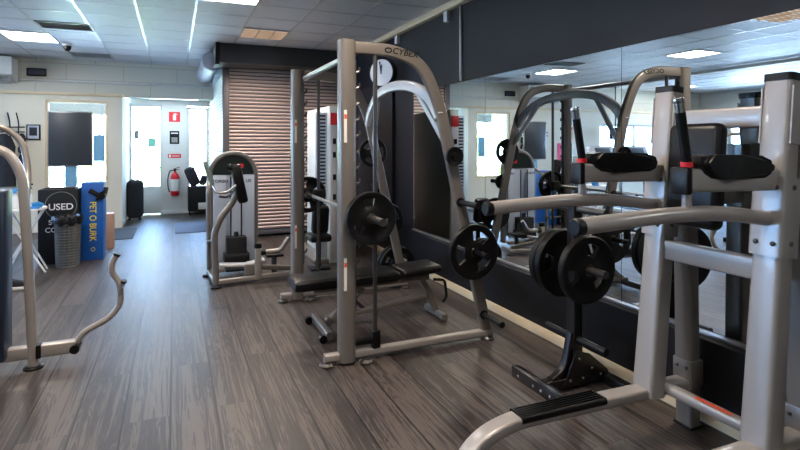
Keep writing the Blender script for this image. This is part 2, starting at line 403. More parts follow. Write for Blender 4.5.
# glazed entrance door
dr = MB(); dr.bb((-.84, 12.34, .02), (-.24, 12.40, .60), .004); dr.bb((-.84, 12.34, 2.29), (-.24, 12.40, 2.33), .004)
dr.bb((-.84, 12.34, .60), (-.81, 12.40, 2.29), .004); dr.bb((-.275, 12.34, .60), (-.24, 12.40, 2.29), .004)
dro = struct(dr.build('door_1', M['wall_white'])); MB().bb((-.81, 12.365, .60), (-.275, 12.372, 2.29)).build('door_pane', M['glass'], dro, smooth=False)
MB().cyl((-.26, 12.335, 1.0), (-.26, 12.30, 1.0), .012).tube(fillet([(-.26, 12.30, 1.0), (-.42, 12.30, 1.0), (-.44, 12.30, 1.0)], .01), .01).build('door_handle', M['alu'], dro)
# conduits
tag(MB().cyl((2.70, 4.70, 2.15), (2.70, 4.70, 2.93), .013).build('cable_conduit', M['steel_l']), 'grey vertical cable conduit on the navy wall above the mirrors', 'pipe')
t_ = MB().cyl((-2.9, 10.83, 2.60), (.68, 10.83, 2.60), .016)
for x in (-2.4, -1.6, -.8, 0, .5): t_.bb((x-.012, 10.81, 2.58), (x+.012, 10.86, 2.62))
tag(t_.build('wall_pipe', M['wall_white']), 'thin white pipe running along the far upper wall under the ceiling', 'pipe')
tag(MB().bb((-4.45, -2, 2.92), (-4.35, 10.8, 2.985), .004).build('cable_trunking', M['trim_white']), 'long white cable trunking under the ceiling seen in the mirror', 'trunking')
for i, (y, lab) in enumerate(((6.37, 'small white bracket under the cream rail nearer the shutters'), (5.0, 'small white bracket under the cream rail nearer the conduit'))):
    tag(MB().bb((WX-.045, y-.04, 2.82), (WX, y+.04, 2.93), .004).build('rail_bracket', M['trim_white']), lab, 'bracket', 'brackets under the cream rail')

# mirrors
mp_lab = ['farthest mirror panel, left one next to the smith machine frame', 'second mirror panel reflecting the window and weight machine', 'third mirror panel behind the dip machine', 'nearest mirror panel at the right edge of the picture']
edges = [5.89, 4.265, 2.61, .955, -.70]
for i in range(4):
    tag(MB().bb((WX-.007, edges[i+1]+.002, .455), (WX-.001, edges[i]-.002, 2.14)).build('mirror_panel', M['mirror'], smooth=False), mp_lab[i], 'mirror', 'mirror panels on the right wall')

# ------------------------------------------------------------------ shutters
def slats(x0, x1, y, z0, z1, ax='x'):
    """curved slats, one mesh; returns (slats, dark backing sheet)"""
    pitch = .0575; m = MB(); z = z1; n = 6
    def P(a, d, zz): return (a, y-d, zz) if ax == 'x' else (y-d, a, zz)
    while z - pitch > z0 - 1e-6:
        ring = [(z - t*pitch*.66, .004+.012*math.sin(t*PI)) for t in [k/n for k in range(n+1)]] + [(z-pitch*.66, -.004), (z, -.004)]
        A = [m.bm.verts.new(P(x0, d, zz)) for zz, d in ring]; B = [m.bm.verts.new(P(x1, d, zz)) for zz, d in ring]; q = len(ring)
        for k in range(q): m.bm.faces.new((A[k], A[(k+1) % q], B[(k+1) % q], B[k]))
        m.bm.faces.new(A); m.bm.faces.new(B); z -= pitch
    l = MB()  # one even dark sheet, visible in the gaps between slats
    if ax == 'x': l.bb((x0, y+.004, z), (x1, y+.012, z1))
    else: l.bb((y+.004, x0, z), (y+.012, x1, z1))
    return m, l
sh = thing('roller_shutter', (1.65, 8.7, 0), 'greige roller shutter facing the gym behind the torso machine', 'shutter')
a_, b_ = slats(.80, 2.62, 8.70, .10, 2.70); a_.build('slat_curtain', M['slat'], sh); b_.build('backing_sheet', M['guide'], sh, label='dark sheet behind the slats')
MB().bb((.80, 8.68, .04), (2.62, 8.72, .105), .005).build('bottom_rail', M['guide'], sh)
MB().bb((.70, 8.64, 0), (.80, 8.76, 2.72), .006).build('guide_rail', M['guide'], sh)
MB().bb((2.62, 8.64, .0), (2.638, 8.76, 2.72), .004).build('guide_rail', M['guide'], sh)
hp = [(8.15, 3.0), (8.15, 2.86), (8.19, 2.72), (8.30, 2.70), (8.66, 2.70), (8.66, 3.0)]
MB().prism([(a-8.15, b-2.7) for a, b in hp], (1.66, 8.15, 2.695), (0, 1, 0), (0, 0, 1), (1, 0, 0), 2.10).build('shutter_box', M['housing'], sh)
MB().prism([(-.01, .305), (-.01, .12), (.06, -.01), (.5, -.01), (.5, .305)], (.59, 8.15, 2.695), (0, 1, 0), (0, 0, 1), (1, 0, 0), .06).build('end_cap', M['plastic'], sh)
sh2 = thing('roller_shutter', (.7, 10.5, 0), 'pale blue-white shutter side running back towards the entrance', 'shutter')
a_, b_ = slats(8.78, 12.2, .72, .10, 2.62, 'y'); a_.build('slat_curtain', M['slat_w'], sh2); b_.build('backing_sheet', M['guide'], sh2)
MB().bb((.70, 12.18, 0), (.80, 12.29, 2.7), .006).build('guide_rail', M['guide'], sh2)
MB().bb((.70, 8.77, .02), (.74, 12.2, .10), .005).build('bottom_rail', M['alu'], sh2)
MB().lathe([(.14, 0), (.15, .01), (.15, 3.3), (.14, 3.31)], (.55, 8.86, 2.82), (0, 1, 0), 28).build('shutter_roll', M['shroud'], sh2)
struct(MB().bb((.82, 8.82, 0), (WX, 12.28, .02)).build('floor_kiosk', M['wall_low'], smooth=False))
# dark door-like panel on right wall near shutters
pn = thing('wall_cupboard', (2.70, 6.5, 0), 'flat dark cupboard front on the navy wall behind the smith machine', 'cupboard')
MB().bb((2.68, 6.5, .45), (2.723, 7.9, 2.35), .004).build('door', M['wall_dark'], pn)

# ------------------------------------------------------------------ ceiling fittings
def lamp(x0, x1, y0, y1, label, warm=False):
    o = thing('ceiling_light', ((x0+x1)/2, (y0+y1)/2, CZ-.012), label, 'light', 'square ceiling lights')
    f = MB()
    for a, b in (((x0, y0), (x1, y0+.02)), ((x0, y1-.02), (x1, y1)), ((x0, y0), (x0+.02, y1)), ((x1-.02, y0), (x1, y1))):
        f.bb((a[0], a[1], CZ-.016), (b[0], b[1], CZ-.0005))
    f.build('lamp_frame', M['grid'], o)
    MB().bb((x0+.02, y0+.02, CZ-.008), (x1-.02, y1-.02, CZ-.001)).build('diffuser', M['lamp_warm' if warm else 'lamp'], o, smooth=False)
    if warm:
        s = MB(); n = 3
        for k in range(1, n): xx = x0 + (x1-x0)*k/n; s.bb((xx-.008, y0+.02, CZ-.03), (xx+.008, y1-.02, CZ-.009))
        for k in range(1, 9): yy = y0 + (y1-y0)*k/9; s.bb((x0+.02, yy-.002, CZ-.028), (x1-.02, yy+.002, CZ-.009))
        s.build('louvre', M['louvre'], o)
        l = bpy.data.lights.new('lamp_glow', 'AREA'); l.shape = 'SQUARE'; l.size = .5; l.energy = LAMP_SPOT; l.color = (1, .83, .68); l.spread = math.radians(150)
        q = bpy.data.objects.new('lamp_glow', l); COL.objects.link(q); q.parent = o; q.location = (0, 0, -.022)
lamp(-2.14, -1.54, 8.38, 9.08, 'bright square ceiling light at top left near the camera dome')
lamp(.22, .82, 5.18, 5.78, 'bright square ceiling light cut by the top edge of the picture')
lamp(.82, 1.42, 6.98, 7.58, 'warm tan louvred ceiling light above the roller shutter', True)
lamp(-2.78, -2.18, 5.78, 6.38, 'bright square ceiling light reflected high in the third mirror panel')
lamp(-1.38, -.78, 3.50, 4.10, 'warm louvred ceiling light reflected at the top right of the mirrors', True)
lamp(-6.98, -6.38, 9.38, 9.98, 'small bright ceiling light reflected deep in the mirror above the treadmills')
lamp(-.98, -.38, .98, 1.58, 'bright square ceiling light overhead beside the dip machine, out of frame')
lamp(.82, 1.42, -.82, -.22, 'bright square ceiling light behind the photographer')
lamp(.82, 1.42, 2.18, 2.78, 'warm louvred ceiling light above the dip machine, out of frame', True)
lamp(-4.6+.62, -3.38, 1.58, 2.18, 'bright square ceiling light over the left half of the gym, out of frame')
lamp(-6.38, -5.78, 4.58, 5.18, 'bright square ceiling light near the left windows, out of frame')
vl = thing('ceiling_light', (.0, 11.6, 2.44), 'added cool fill light for the entrance lobby, unseen behind the bulkhead', 'light', 'square ceiling lights')  # fill panel added to brighten the lobby, no visible source
MB().bb((-.5, 11.3, 2.43), (.5, 11.9, 2.449), .003).build('lamp_frame', M['grid'], vl)
MB().bb((-.47, 11.33, 2.424), (.47, 11.87, 2.431)).build('diffuser', M['fill_cool'], vl, smooth=False)
cd = thing('dome_camera', (-1.46, 9.15, 2.99), 'small black dome security camera on the ceiling at top left', 'camera')
MB().lathe([(.065, 0), (.065, -.03), (.055, -.04)], (-1.46, 9.15, CZ)).build('camera_base', M['white'], cd)
MB().lathe([(.05, -.04), (.052, -.06), (.045, -.09), (.028, -.11), (.004, -.118)], (-1.46, 9.15, CZ)).build('dome', M['plastic'], cd)
for x0, y0, lab in ((-1.56, 7.58, 'dark framed ceiling vent left of the nearest white grid bars'), (-1.58, 9.98, 'pale slotted ceiling vent close to the far wall')):
    v = thing('ceiling_vent', (x0+.3, y0+.25, CZ-.02), lab, 'vent', 'ceiling vents')
    MB().bb((x0, y0, CZ-.012), (x0+.6, y0+.02, CZ-.0005)).bb((x0, y0+.40, CZ-.012), (x0+.6, y0+.42, CZ-.0005)).bb((x0, y0, CZ-.012), (x0+.02, y0+.42, CZ-.0005)).bb((x0+.58, y0, CZ-.012), (x0+.6, y0+.42, CZ-.0005)).build('vent_frame', M['steel' if y0 < 9 else 'alu'], v)
    s = MB()
    for k in range(7): s.box((x0+.3, y0+.05+.055*k, CZ-.008), (.55, .035, .003), rot=rot('X', 25))
    s.build('louvre', M['grid'], v)
ac = thing('air_conditioner', (-2.9, 10.5, 2.55), 'white sloping air conditioner under the ceiling at the left edge', 'air conditioner')
MB().prism([(-.4, .1), (-.4, .38), (.0, .38), (.0, 0), (-.15, 0)], (-3.0, 10.84, 2.55), (0, 1, 0), (0, 0, 1), (1, 0, 0), 1.1).build('casing', M['trim_white'], ac)
s = MB()
for k in range(4): s.bb((-3.5, 10.5+.05*k, 2.60-.03*k), (-2.5, 10.515+.05*k, 2.615-.03*k))
s.build('louvre', M['alu'], ac)
dc = thing('wall_display', (-2.19, 10.84, 2.68), 'black rectangular display on the cream wall below the ceiling', 'display')
MB().bb((-2.33, 10.81, 2.68), (-2.04, 10.86, 2.81), .006).build('case', M['plastic'], dc)
MB().bb((-2.31, 10.805, 2.70), (-2.06, 10.811, 2.79)).build('screen', M['navy'], dc)
# clock on the navy wall
pq = thing('wall_clock', (2.44, 6.3, 2.2), 'round white clock with black rim on the navy wall behind the frame', 'clock')
cn = Vector((-.80, -.60, 0)).normalized(); cc = Vector((2.45, 6.30, 2.42))
MB().lathe([(.17, -.09), (.19, -.08), (.19, .0), (.172, .006), (.172, .0)], cc, cn, 36).build('rim', M['plastic'], pq)
MB().lathe([(.17, -.01), (.17, .003)], cc, cn, 36).build('dial', M['white'], pq)
MB().cyl(cc-cn*.08, (2.722, 6.50, 2.42), .03).build('wall_arm', M['plastic'], pq)
side_ = cn.cross(Vector((0, 0, 1)))
for a, l_ in ((.15, .14), (-.10, .10)):
    d_ = Vector((0, 0, 1))*math.cos(a)+side_*math.sin(a)
    MB().sweep([cc+cn*.008-d_*.02, cc+cn*.008+d_*l_], rrect(.018, .004, .001, 1), cn).build('hand', M['plastic'], pq)

# ------------------------------------------------------------------ SMITH MACHINE
YN, YF, YC = 3.45, 5.02, 4.235
sm = thing('smith_machine', (1.5, YC, 0), 'tall silver smith machine frame with white rear arch in the middle', 'weight machine')
side = [(1.12, 2.165), (1.44, 2.165), (1.66, 2.08), (1.80, 1.80), (2.215, .03)]
for y, sg in ((YN, -1), (YF, 1)):
    near = sg < 0
    pm = M['frame_d']
    MB().sweep([(1.085, y, 0.02), (1.085, y, 2.21)], rrect(.118, .118, .045, 5)).build('upright', pm, sm)
    c = MB()
    for k in range(15):
        z = .45 + .11*k; c.cyl((1.145, y, z), (1.175, y-.0, z+.012), .010, 8); c.cyl((1.175, y, z+.012), (1.178, y, z+.04), .009, 8)
    c.bb((1.142, y-.02, .35), (1.150, y+.02, 2.08)); c.build('catch_strip', M['steel'], sm)
    pts = fillet([(px, y, pz) for px, pz in side], .22, 8)
    MB().sweep(pts, rrect(.088, .05, .014)).build('side_frame', pm, sm)
    MB().sweep([(.93, y, .055), (2.24, y, .055)], rrect(.055, .055, .014)).build('base_rail', M['frame'], sm)
    for x in (.95, 1.22, 2.22):
        MB().lathe([(.05, 0), (.052, .012), (.04, .026), (.02, .028)], (x, y+(.0 if x != 1.22 else -.045), 0)).build('foot', M['steel'], sm)
    MB().cyl((1.295, y, .09), (1.295, y, 2.12), .0155).build('guide_rod', M['steel'], sm)
    MB().bb((1.265, y-.035, .08), (1.325, y+.035, .20), .008).bb((1.10, y-.03, .11), (1.28, y+.03, .15), .012).build('bumper', M['rubber'], sm)
    for px, pz in ((1.135, 1.62), (1.135, .62)):
        MB().bb((1.050, y-.0605, pz-.11), (1.070, y-.0585, pz+.11) if True else 0).build('warning_label', M['paper'], sm, label='white warning label')
        MB().bb((1.051, y-.0612, pz+.05), (1.069, y-.0603, pz+.08)).build('label_mark', M['orange'], sm, label='orange mark on the label')
    # storage pegs
    for px, pz in ((1.888, 1.41), (1.965, 1.065), (2.045, .70), (2.168, .20)):
        pl = .27 if pz < 1.3 else .10
        MB().cyl((px, y+sg*.02, pz), (px, y+sg*pl, pz-.002), .0215).cyl((px, y+sg*(pl-.008), pz-.002), (px, y+sg*(pl+.005), pz-.002), .024).cyl((px, y+sg*.02, pz), (px, y+sg*.035, pz), .034).build('storage_peg', M['plastic'], sm)
    if near:
        text('lettering', 'CYBEX', .062, (1.515, y-.0262, 2.148), (PI/2, .1, 0), M['plastic'], sm, bold=.0011, ext=.0008, shear=.15, sx=1.05)
        e = MB(); e.sweep([(1.385+.024*math.cos(a), y-.0262, 2.160+.016*math.sin(a)) for a in [2*PI*k/20 for k in range(20)]], rrect(.009, .0016, .0004, 1), closed=True); e.build('emblem', M['plastic'], sm)
    else:
        text('lettering', 'CYBEX', .062, (1.515, y+.0262, 2.148), (PI/2, -.1, PI), M['plastic'], sm, bold=.0011, ext=.0008, shear=.15, sx=1.05)
# cross members
MB().cyl((1.15, YN, 2.13), (1.15, YF, 2.13), .023).build('top_bar', M['steel_l'], sm)
arch = [(1.80, YN, 1.70), (1.79, YN+.16, 1.86), (1.77, YN+.42, 1.965), (1.76, YC, 2.0), (1.77, YF-.42, 1.965), (1.79, YF-.16, 1.86), (1.80, YF, 1.70)]
def smoothpts(P, n=6):
    P = [Vector(p) for p in P]; out = []
    for i in range(len(P)-1):
        p0 = P[max(i-1, 0)]; p1 = P[i]; p2 = P[i+1]; p3 = P[min(i+2, len(P)-1)]
        for k in range(n):
            t = k/n; out.append(.5*((2*p1)+(-p0+p2)*t+(2*p0-5*p1+4*p2-p3)*t*t+(-p0+3*p1-3*p2+p3)*t**3))
    out.append(P[-1]); return out
MB().sweep(smoothpts(arch), rrect(.085, .05, .014), (1, 0, 0)).build('rear_arch', M['frame_w'], sm)
for a, b in (((1.785, YN+.36, 1.93), (1.86, YN+.01, 1.50)), ((1.785, YF-.36, 1.93), (1.86, YF-.01, 1.50))):
    MB().sweep([a, b], rrect(.05, .03, .01), (1, 0, 0)).build('arch_brace', M['frame_w'], sm)

# barbell carried on the guide rods
bb = thing('smith_barbell', (1.22, YC, 1.0), 'steel bar running across the smith machine with thick black sleeves', 'barbell')
MB().cyl((1.22, YN+.04, 1.0), (1.22, YF-.04, 1.0), .015).build('bar', M['steel_l'], bb)
for sg, y in ((-1, YN), (1, YF)):
    MB().cyl((1.22, y-sg*.06, 1.0), (1.22, y+sg*.35, 1.0), .025).cyl((1.22, y+sg*.07, 1.0), (1.22, y+sg*.085, 1.0), .04).build('sleeve', M['steel'], bb)
    MB().bb((1.235, y-sg*.03-.03, .95), (1.33, y-sg*.03+.03, 1.06), .01).build('carriage', M['plastic'], bb)
    MB().sweep([(1.20, y-sg*.11, 1.0), (1.15, y-sg*.11, 1.03), (1.135, y-sg*.11, .99)], rrect(.014, .014, .003)).build('hook', M['steel'], bb)

def wplate(x, y, z, R, t, label, group, holes=3, phase=.3, hub=True, hf=.5):
    o = MB().plate((x, y, z), (0, -1, 0), R, t, holes, phase, hf).build('weight_plate', M['rubber'])
    tag(o, label, 'weight plate', group)
    if hub:
        h = MB(); n = 24
        h.sweep([(x+.031*math.cos(2*PI*k/n), y-t/2-.0006, z+.031*math.sin(2*PI*k/n)) for k in range(n)], rrect(.007, .003, .001, 1), closed=True)
        h.build('hub_ring', M['steel'], o)
    return o
G1 = 'weight plates on the smith machine'
wplate(1.22, YN-.118, 1.0, .178, .05, 'black plate on the near sleeve of the smith bar, before the tall post', G1, 3, 1.9, hf=.3)
wplate(1.22, YF+.118, 1.0, .178, .05, 'black plate on the far sleeve of the smith bar behind the left post', G1, 3, .2)
wplate(2.045, YN-.085, .70, .205, .045, 'large grip plate on the near slanted leg, beside the bench', G1, 3, 1.15)
wplate(1.888, YN-.075, 1.41, .07, .028, 'tiny black plate on the highest peg of the near slanted leg', G1, 0, hub=False)
wplate(1.888, YF+.075, 1.41, .15, .03, 'grip plate on the highest peg of the far slanted leg', G1, 3, .1)
wplate(1.965, YF+.075, 1.065, .085, .025, 'small plate on the second peg of the far slanted leg', G1, 0)
wplate(2.045, YF+.085, .70, .185, .045, 'grip plate on the third peg of the far slanted leg', G1, 3, .6)
wplate(2.168, YF+.085, .22, .20, .045, 'grip plate on the lowest peg of the far slanted leg', G1, 3, .8)
wplate(2.168, YF+.16, .22, .20, .045, 'grip plate behind another on the lowest peg, farthest from the camera', G1, 3, .3)

# ------------------------------------------------------------------ bench
be = thing('weight_bench', (1.45, 4.08, 0), 'black padded adjustable bench with grey frame inside the smith machine', 'bench')
def pad(x0, x1, yc, w, z0, z1, tilt=0, rnd=.05):
    m = MB(); sec = rrect(w, z1-z0, .028, 4)
    n = 6; P = []; S = []
    L_ = x1-x0
    ts = [0, .02, .06, .5, .94, .98, 1]
    sc = [.78, .93, 1, 1, 1, .93, .78]
    pts = [Vector((x0+L_*t, yc, (z0+z1)/2 + tilt*t)) for t in ts]
    rings = []
    for p_, k in zip(pts, sc):
        rings.append([m.bm.verts.new(p_ + Vector((0, a*(.9+.1*k), b*k))) for a, b in sec])
    q = len(sec)
    for A, B in zip(rings, rings[1:]):
        for j in range(q): m.bm.faces.new((A[j], A[(j+1) % q], B[(j+1) % q], B[j]))
    m.bm.faces.new(list(reversed(rings[0]))); m.bm.faces.new(rings[-1]); return m
pad(.84, 1.70, 4.09, .30, .37, .455).build('backrest_pad', M['vinyl'], be)
pad(1.74, 2.08, 4.09, .30, .39, .455, .02).build('seat_pad', M['vinyl'], be)
MB().sweep([(1.02, 4.09, .345), (2.02, 4.09, .355)], rrect(.05, .07, .012)).build('spine', M['frame_d'], be)
MB().sweep(fillet([(1.42, 4.09, .33), (1.30, 4.09, .20), (1.12, 4.09, .07)], .1), rrect(.06, .05, .012)).build('front_leg', M['frame_d'], be)
MB().sweep([(1.08, 3.84, .05), (1.08, 4.34, .05)], rrect(.05, .06, .012), (0, 0, 1)).build('front_foot', M['frame_d'], be)
for y in (3.86, 4.32): MB().cyl((1.03, y-.02, .032), (1.03, y+.02, .032), .030).build('wheel', M['rubber'], be)
MB().sweep([(1.12, 4.09, .10), (2.0, 4.09, .19)], rrect(.045, .06, .012)).build('lower_beam', M['frame_d'], be)
MB().sweep(fillet([(1.96, 4.09, .34), (2.04, 4.09, .2), (2.10, 4.09, .04)], .05), rrect(.05, .06, .012)).build('rear_leg', M['frame_d'], be)
MB().sweep([(2.10, 3.92, .035), (2.10, 4.26, .035)], rrect(.05, .05, .012), (0, 0, 1)).build('rear_foot', M['frame_d'], be)
MB().tube(fillet([(2.08, 4.09, .32), (2.14, 4.0, .33), (2.16, 4.0, .18), (2.12, 4.0, .14)], .03), .012).build('handle', M['rubber'], be)
MB().sweep([(1.25, 4.09, .33), (1.45, 4.09, .13)], rrect(.03, .03, .006)).build('adjuster', M['steel'], be)

# ------------------------------------------------------------------ TORSO machine
to = thing('torso_rotation_machine', (.75, 6.2, 0), 'silver torso machine with rounded shroud and weight stack before the shutter', 'weight machine')
cx, r0 = .655, .262
archp = [(cx-r0, 6.6, .03), (cx-r0, 6.6, 1.13)] + [(cx+r0*math.cos(a), 6.6, 1.13+.262*math.sin(a)) for a in [PI-PI*k/16 for k in range(1, 16)]] + [(cx+r0, 6.6, 1.13), (cx+r0, 6.6, .03)]
MB().sweep(archp, rrect(.055, .10, .018)).build('shroud_frame', M['frame_d'], to)
MB().prism([(-.235, 0)] + [(.235*math.cos(a), .235*math.sin(a)) for a in [PI-PI*k/16 for k in range(0, 17)]], (cx, 6.6, 1.135), (1, 0, 0), (0, 0, 1), (0, 1, 0), .06).build('shroud_cap', M['shroud_top'], to)
MB().bb((cx-.235, 6.585, .12), (cx+.235, 6.62, 1.135)).build('rear_panel', M['shroud'], to)
MB().bb((cx-.235, 6.50, .10), (cx-.09, 6.51, 1.13), .002).bb((cx+.115, 6.50, .10), (cx+.235, 6.51, 1.13), .002).build('shroud_panel', M['shroud'], to)
text('lettering', 'TORSO', .05, (.50, 6.497, 1.06), (PI/2, 0, 0), M['navy'], to, bold=.0012, ext=.0006, sx=1.1)
text('lettering', 'US', .05, (.82, 6.497, 1.06), (PI/2, 0, 0), M['navy'], to, bold=.0012, ext=.0006, sx=1.1)
MB().bb((.69, 6.562, 1.21), (.77, 6.571, 1.26), .003).build('badge', M['redp'], to, label='red badge on the shroud cap')
st = MB()
for k in range(13): st.bb((cx-.095, 6.33, .12+.023*k), (cx+.125, 6.49, .141+.023*k), .002)
st.bb((cx-.125, 6.31, .14), (cx+.155, 6.50, .23), .004)
st.build('weight_stack', M['weights'], to)
MB().cyl((cx-.045, 6.42, .40), (cx-.045, 6.42, 1.12), .009).cyl((cx+.075, 6.42, .40), (cx+.075, 6.42, 1.12), .009).build('guide_rod', M['plastic'], to)
MB().lathe([(.022, 0), (.03, .01), (.022, .05)], (cx+.015, 6.42, .42)).build('pulley', M['plastic'], to)
# front post with curve
MB().tube(fillet([(.405, 5.8, .03), (.385, 5.8, .58), (.45, 5.8, .73), (.60, 5.8, .92), (.615, 5.8, 1.10), (.575, 5.8, 1.27)], .14, 8), .034, 16).build('front_post', M['frame_d'], to)
MB().tube(fillet([(.36, 6.3, .03), (.35, 6.3, 1.0), (.38, 6.55, 1.12)], .08), .022).build('side_post', M['frame_d'], to)
MB().sweep([(.36, 6.30, .40), (.395, 5.8, .50)], rrect(.02, .06, .006), (1, 0, 0)).build('side_brace', M['frame_d'], to)
MB().box((.635, 5.77, 1.08), (.105, .10, .42), .03, rot('Y', -12)).build('chest_pad', M['vinyl'], to)
MB().lathe([(.035, 0), (.035, .05), (.02, .06)], (.545, 5.78, 1.25), (-.2, -.9, .2)).build('pivot_cap', M['plastic'], to)
MB().tube(fillet([(.60, 5.74, 1.07), (.50, 5.66, 1.0), (.40, 5.62, 1.0), (.37, 5.66, 1.06), (.35, 5.7, 1.14)], .04), .013, 12).build('handlebar', M['steel_l'], to)
MB().tube(fillet([(.59, 5.74, 1.02), (.50, 5.64, .95), (.42, 5.60, .97)], .04), .012, 12).build('handlebar', M['steel'], to)
MB().box((.325, 5.72, 1.20), (.045, .15, .26), .018, rot('Y', -17)).build('side_pad', M['greys'], to, label='tilted grey-green side pad')
MB().sweep([(.38, 5.8, .055), (1.30, 5.9, .055)], rrect(.05, .05, .012)).build('base_rail', M['frame'], to)
MB().sweep([(.38, 6.32, .055), (.95, 6.45, .055)], rrect(.05, .05, .012)).build('base_rail', M['frame'], to)
MB().sweep([(.40, 5.8, .055), (.36, 6.32, .055)], rrect(.05, .05, .012), (0, 0, 1)).build('base_rail', M['frame_d'], to)
for x, y in ((.40, 5.78), (.35, 6.32), (1.27, 5.9)): MB().lathe([(.055, 0), (.057, .015), (.04, .03)], (x, y, 0)).build('foot', M['rubber'], to)
MB().bb((.80, 5.77, .04), (.865, 5.84, .38), .012).build('seat_post', M['frame'], to)
MB().lathe([(.04, 0), (.042, .02), (.035, .05)], (.832, 5.805, .38)).build('post_cap', M['plastic'], to)
MB().tube(fillet([(.86, 5.80, .33), (1.07, 5.80, .335), (1.16, 5.80, .47)], .05), .025).build('foot_arm', M['frame'], to)
MB().lathe([(.034, 0), (.034, .05)], (1.0-.14, 5.80, .33), (1, 0, 0)).build('collar', M['plastic'], to)
MB().sweep([(.45, 5.95, .20), (.72, 5.95, .18), (.92, 5.95, .22)], rrect(.03, .13, .01)).build('foot_plate', M['frame_w'], to)
MB().bb((.52, 6.0, .10), (.80, 6.25, .125), .01).build('step_plate', M['plastic'], to)
MB().bb((.70, 5.83, .08), (.80, 5.90, .20), .01).sweep([(.87, 5.82, .17), (1.25, 5.92, .10)], rrect(.05, .04, .01)).build('linkage', M['frame_d'], to)
MB().bb((.95, 5.98, .22), (1.15, 6.18, .26), .02).build('seat_pad', M['vinyl'], to)
MB().cyl((1.05, 6.08, .0), (1.05, 6.08, .23), .03).build('seat_leg', M['steel'], to)

# ------------------------------------------------------------------ tower at the wall, behind the smith
tw = thing('cable_tower', (1.80, 6.5, 0), 'narrow white cable tower with red top label behind the smith machine', 'weight machine')
MB().bb((1.64, 6.50, .05), (1.79, 6.54, 1.90), .006).build('front_panel', M['shroud'], tw)
s = MB()
for k in range(26): s.bb((1.665, 6.49, .72+.045*k), (1.765, 6.501, .742+.045*k))
s.build('number_strip', M['weights'], tw)
MB().bb((1.79, 6.40, .0), (1.925, 7.60, 1.98), .008).build('shroud', M['tower'], tw)
MB().bb((1.80, 6.385, .05), (1.915, 6.402, 1.90), .002).build('column', M['frame_w'], tw)
MB().bb((1.80, 6.378, 1.74), (1.915, 6.386, 1.89), .002).build('top_label', M['red'], tw, label='red label at the top')
for z in (1.55, 1.38, 1.1, .85): MB().bb((1.83, 6.37, z-.05), (1.87, 6.386, z+.02), .003).build('control_knob', M['plastic'], tw)
MB().bb((1.60, 6.42, 0), (2.0, 7.65, .05), .01).build('base_plate', M['frame_d'], tw)
sp = thing('padded_stool', (1.60, 6.15, 0), 'dark padded seat with pale logo before the white cable tower', 'seat')
MB().box((1.60, 6.12, .60), (.20, .12, .34), .04, rot('X', 12)).build('backrest', M['vinyl'], sp)
MB().box((1.60, 6.058, .64), (.10, .006, .04), .002, rot('X', 12)).build('badge', M['frame_w'], sp)
MB().box((1.60, 6.2, .38), (.26, .30, .09), .03).build('seat', M['vinyl'], sp)
MB().cyl((1.60, 6.2, .02), (1.60, 6.2, .36), .03).bb((1.48, 6.08, 0), (1.72, 6.32, .03), .01).build('pedestal', M['plastic'], sp)

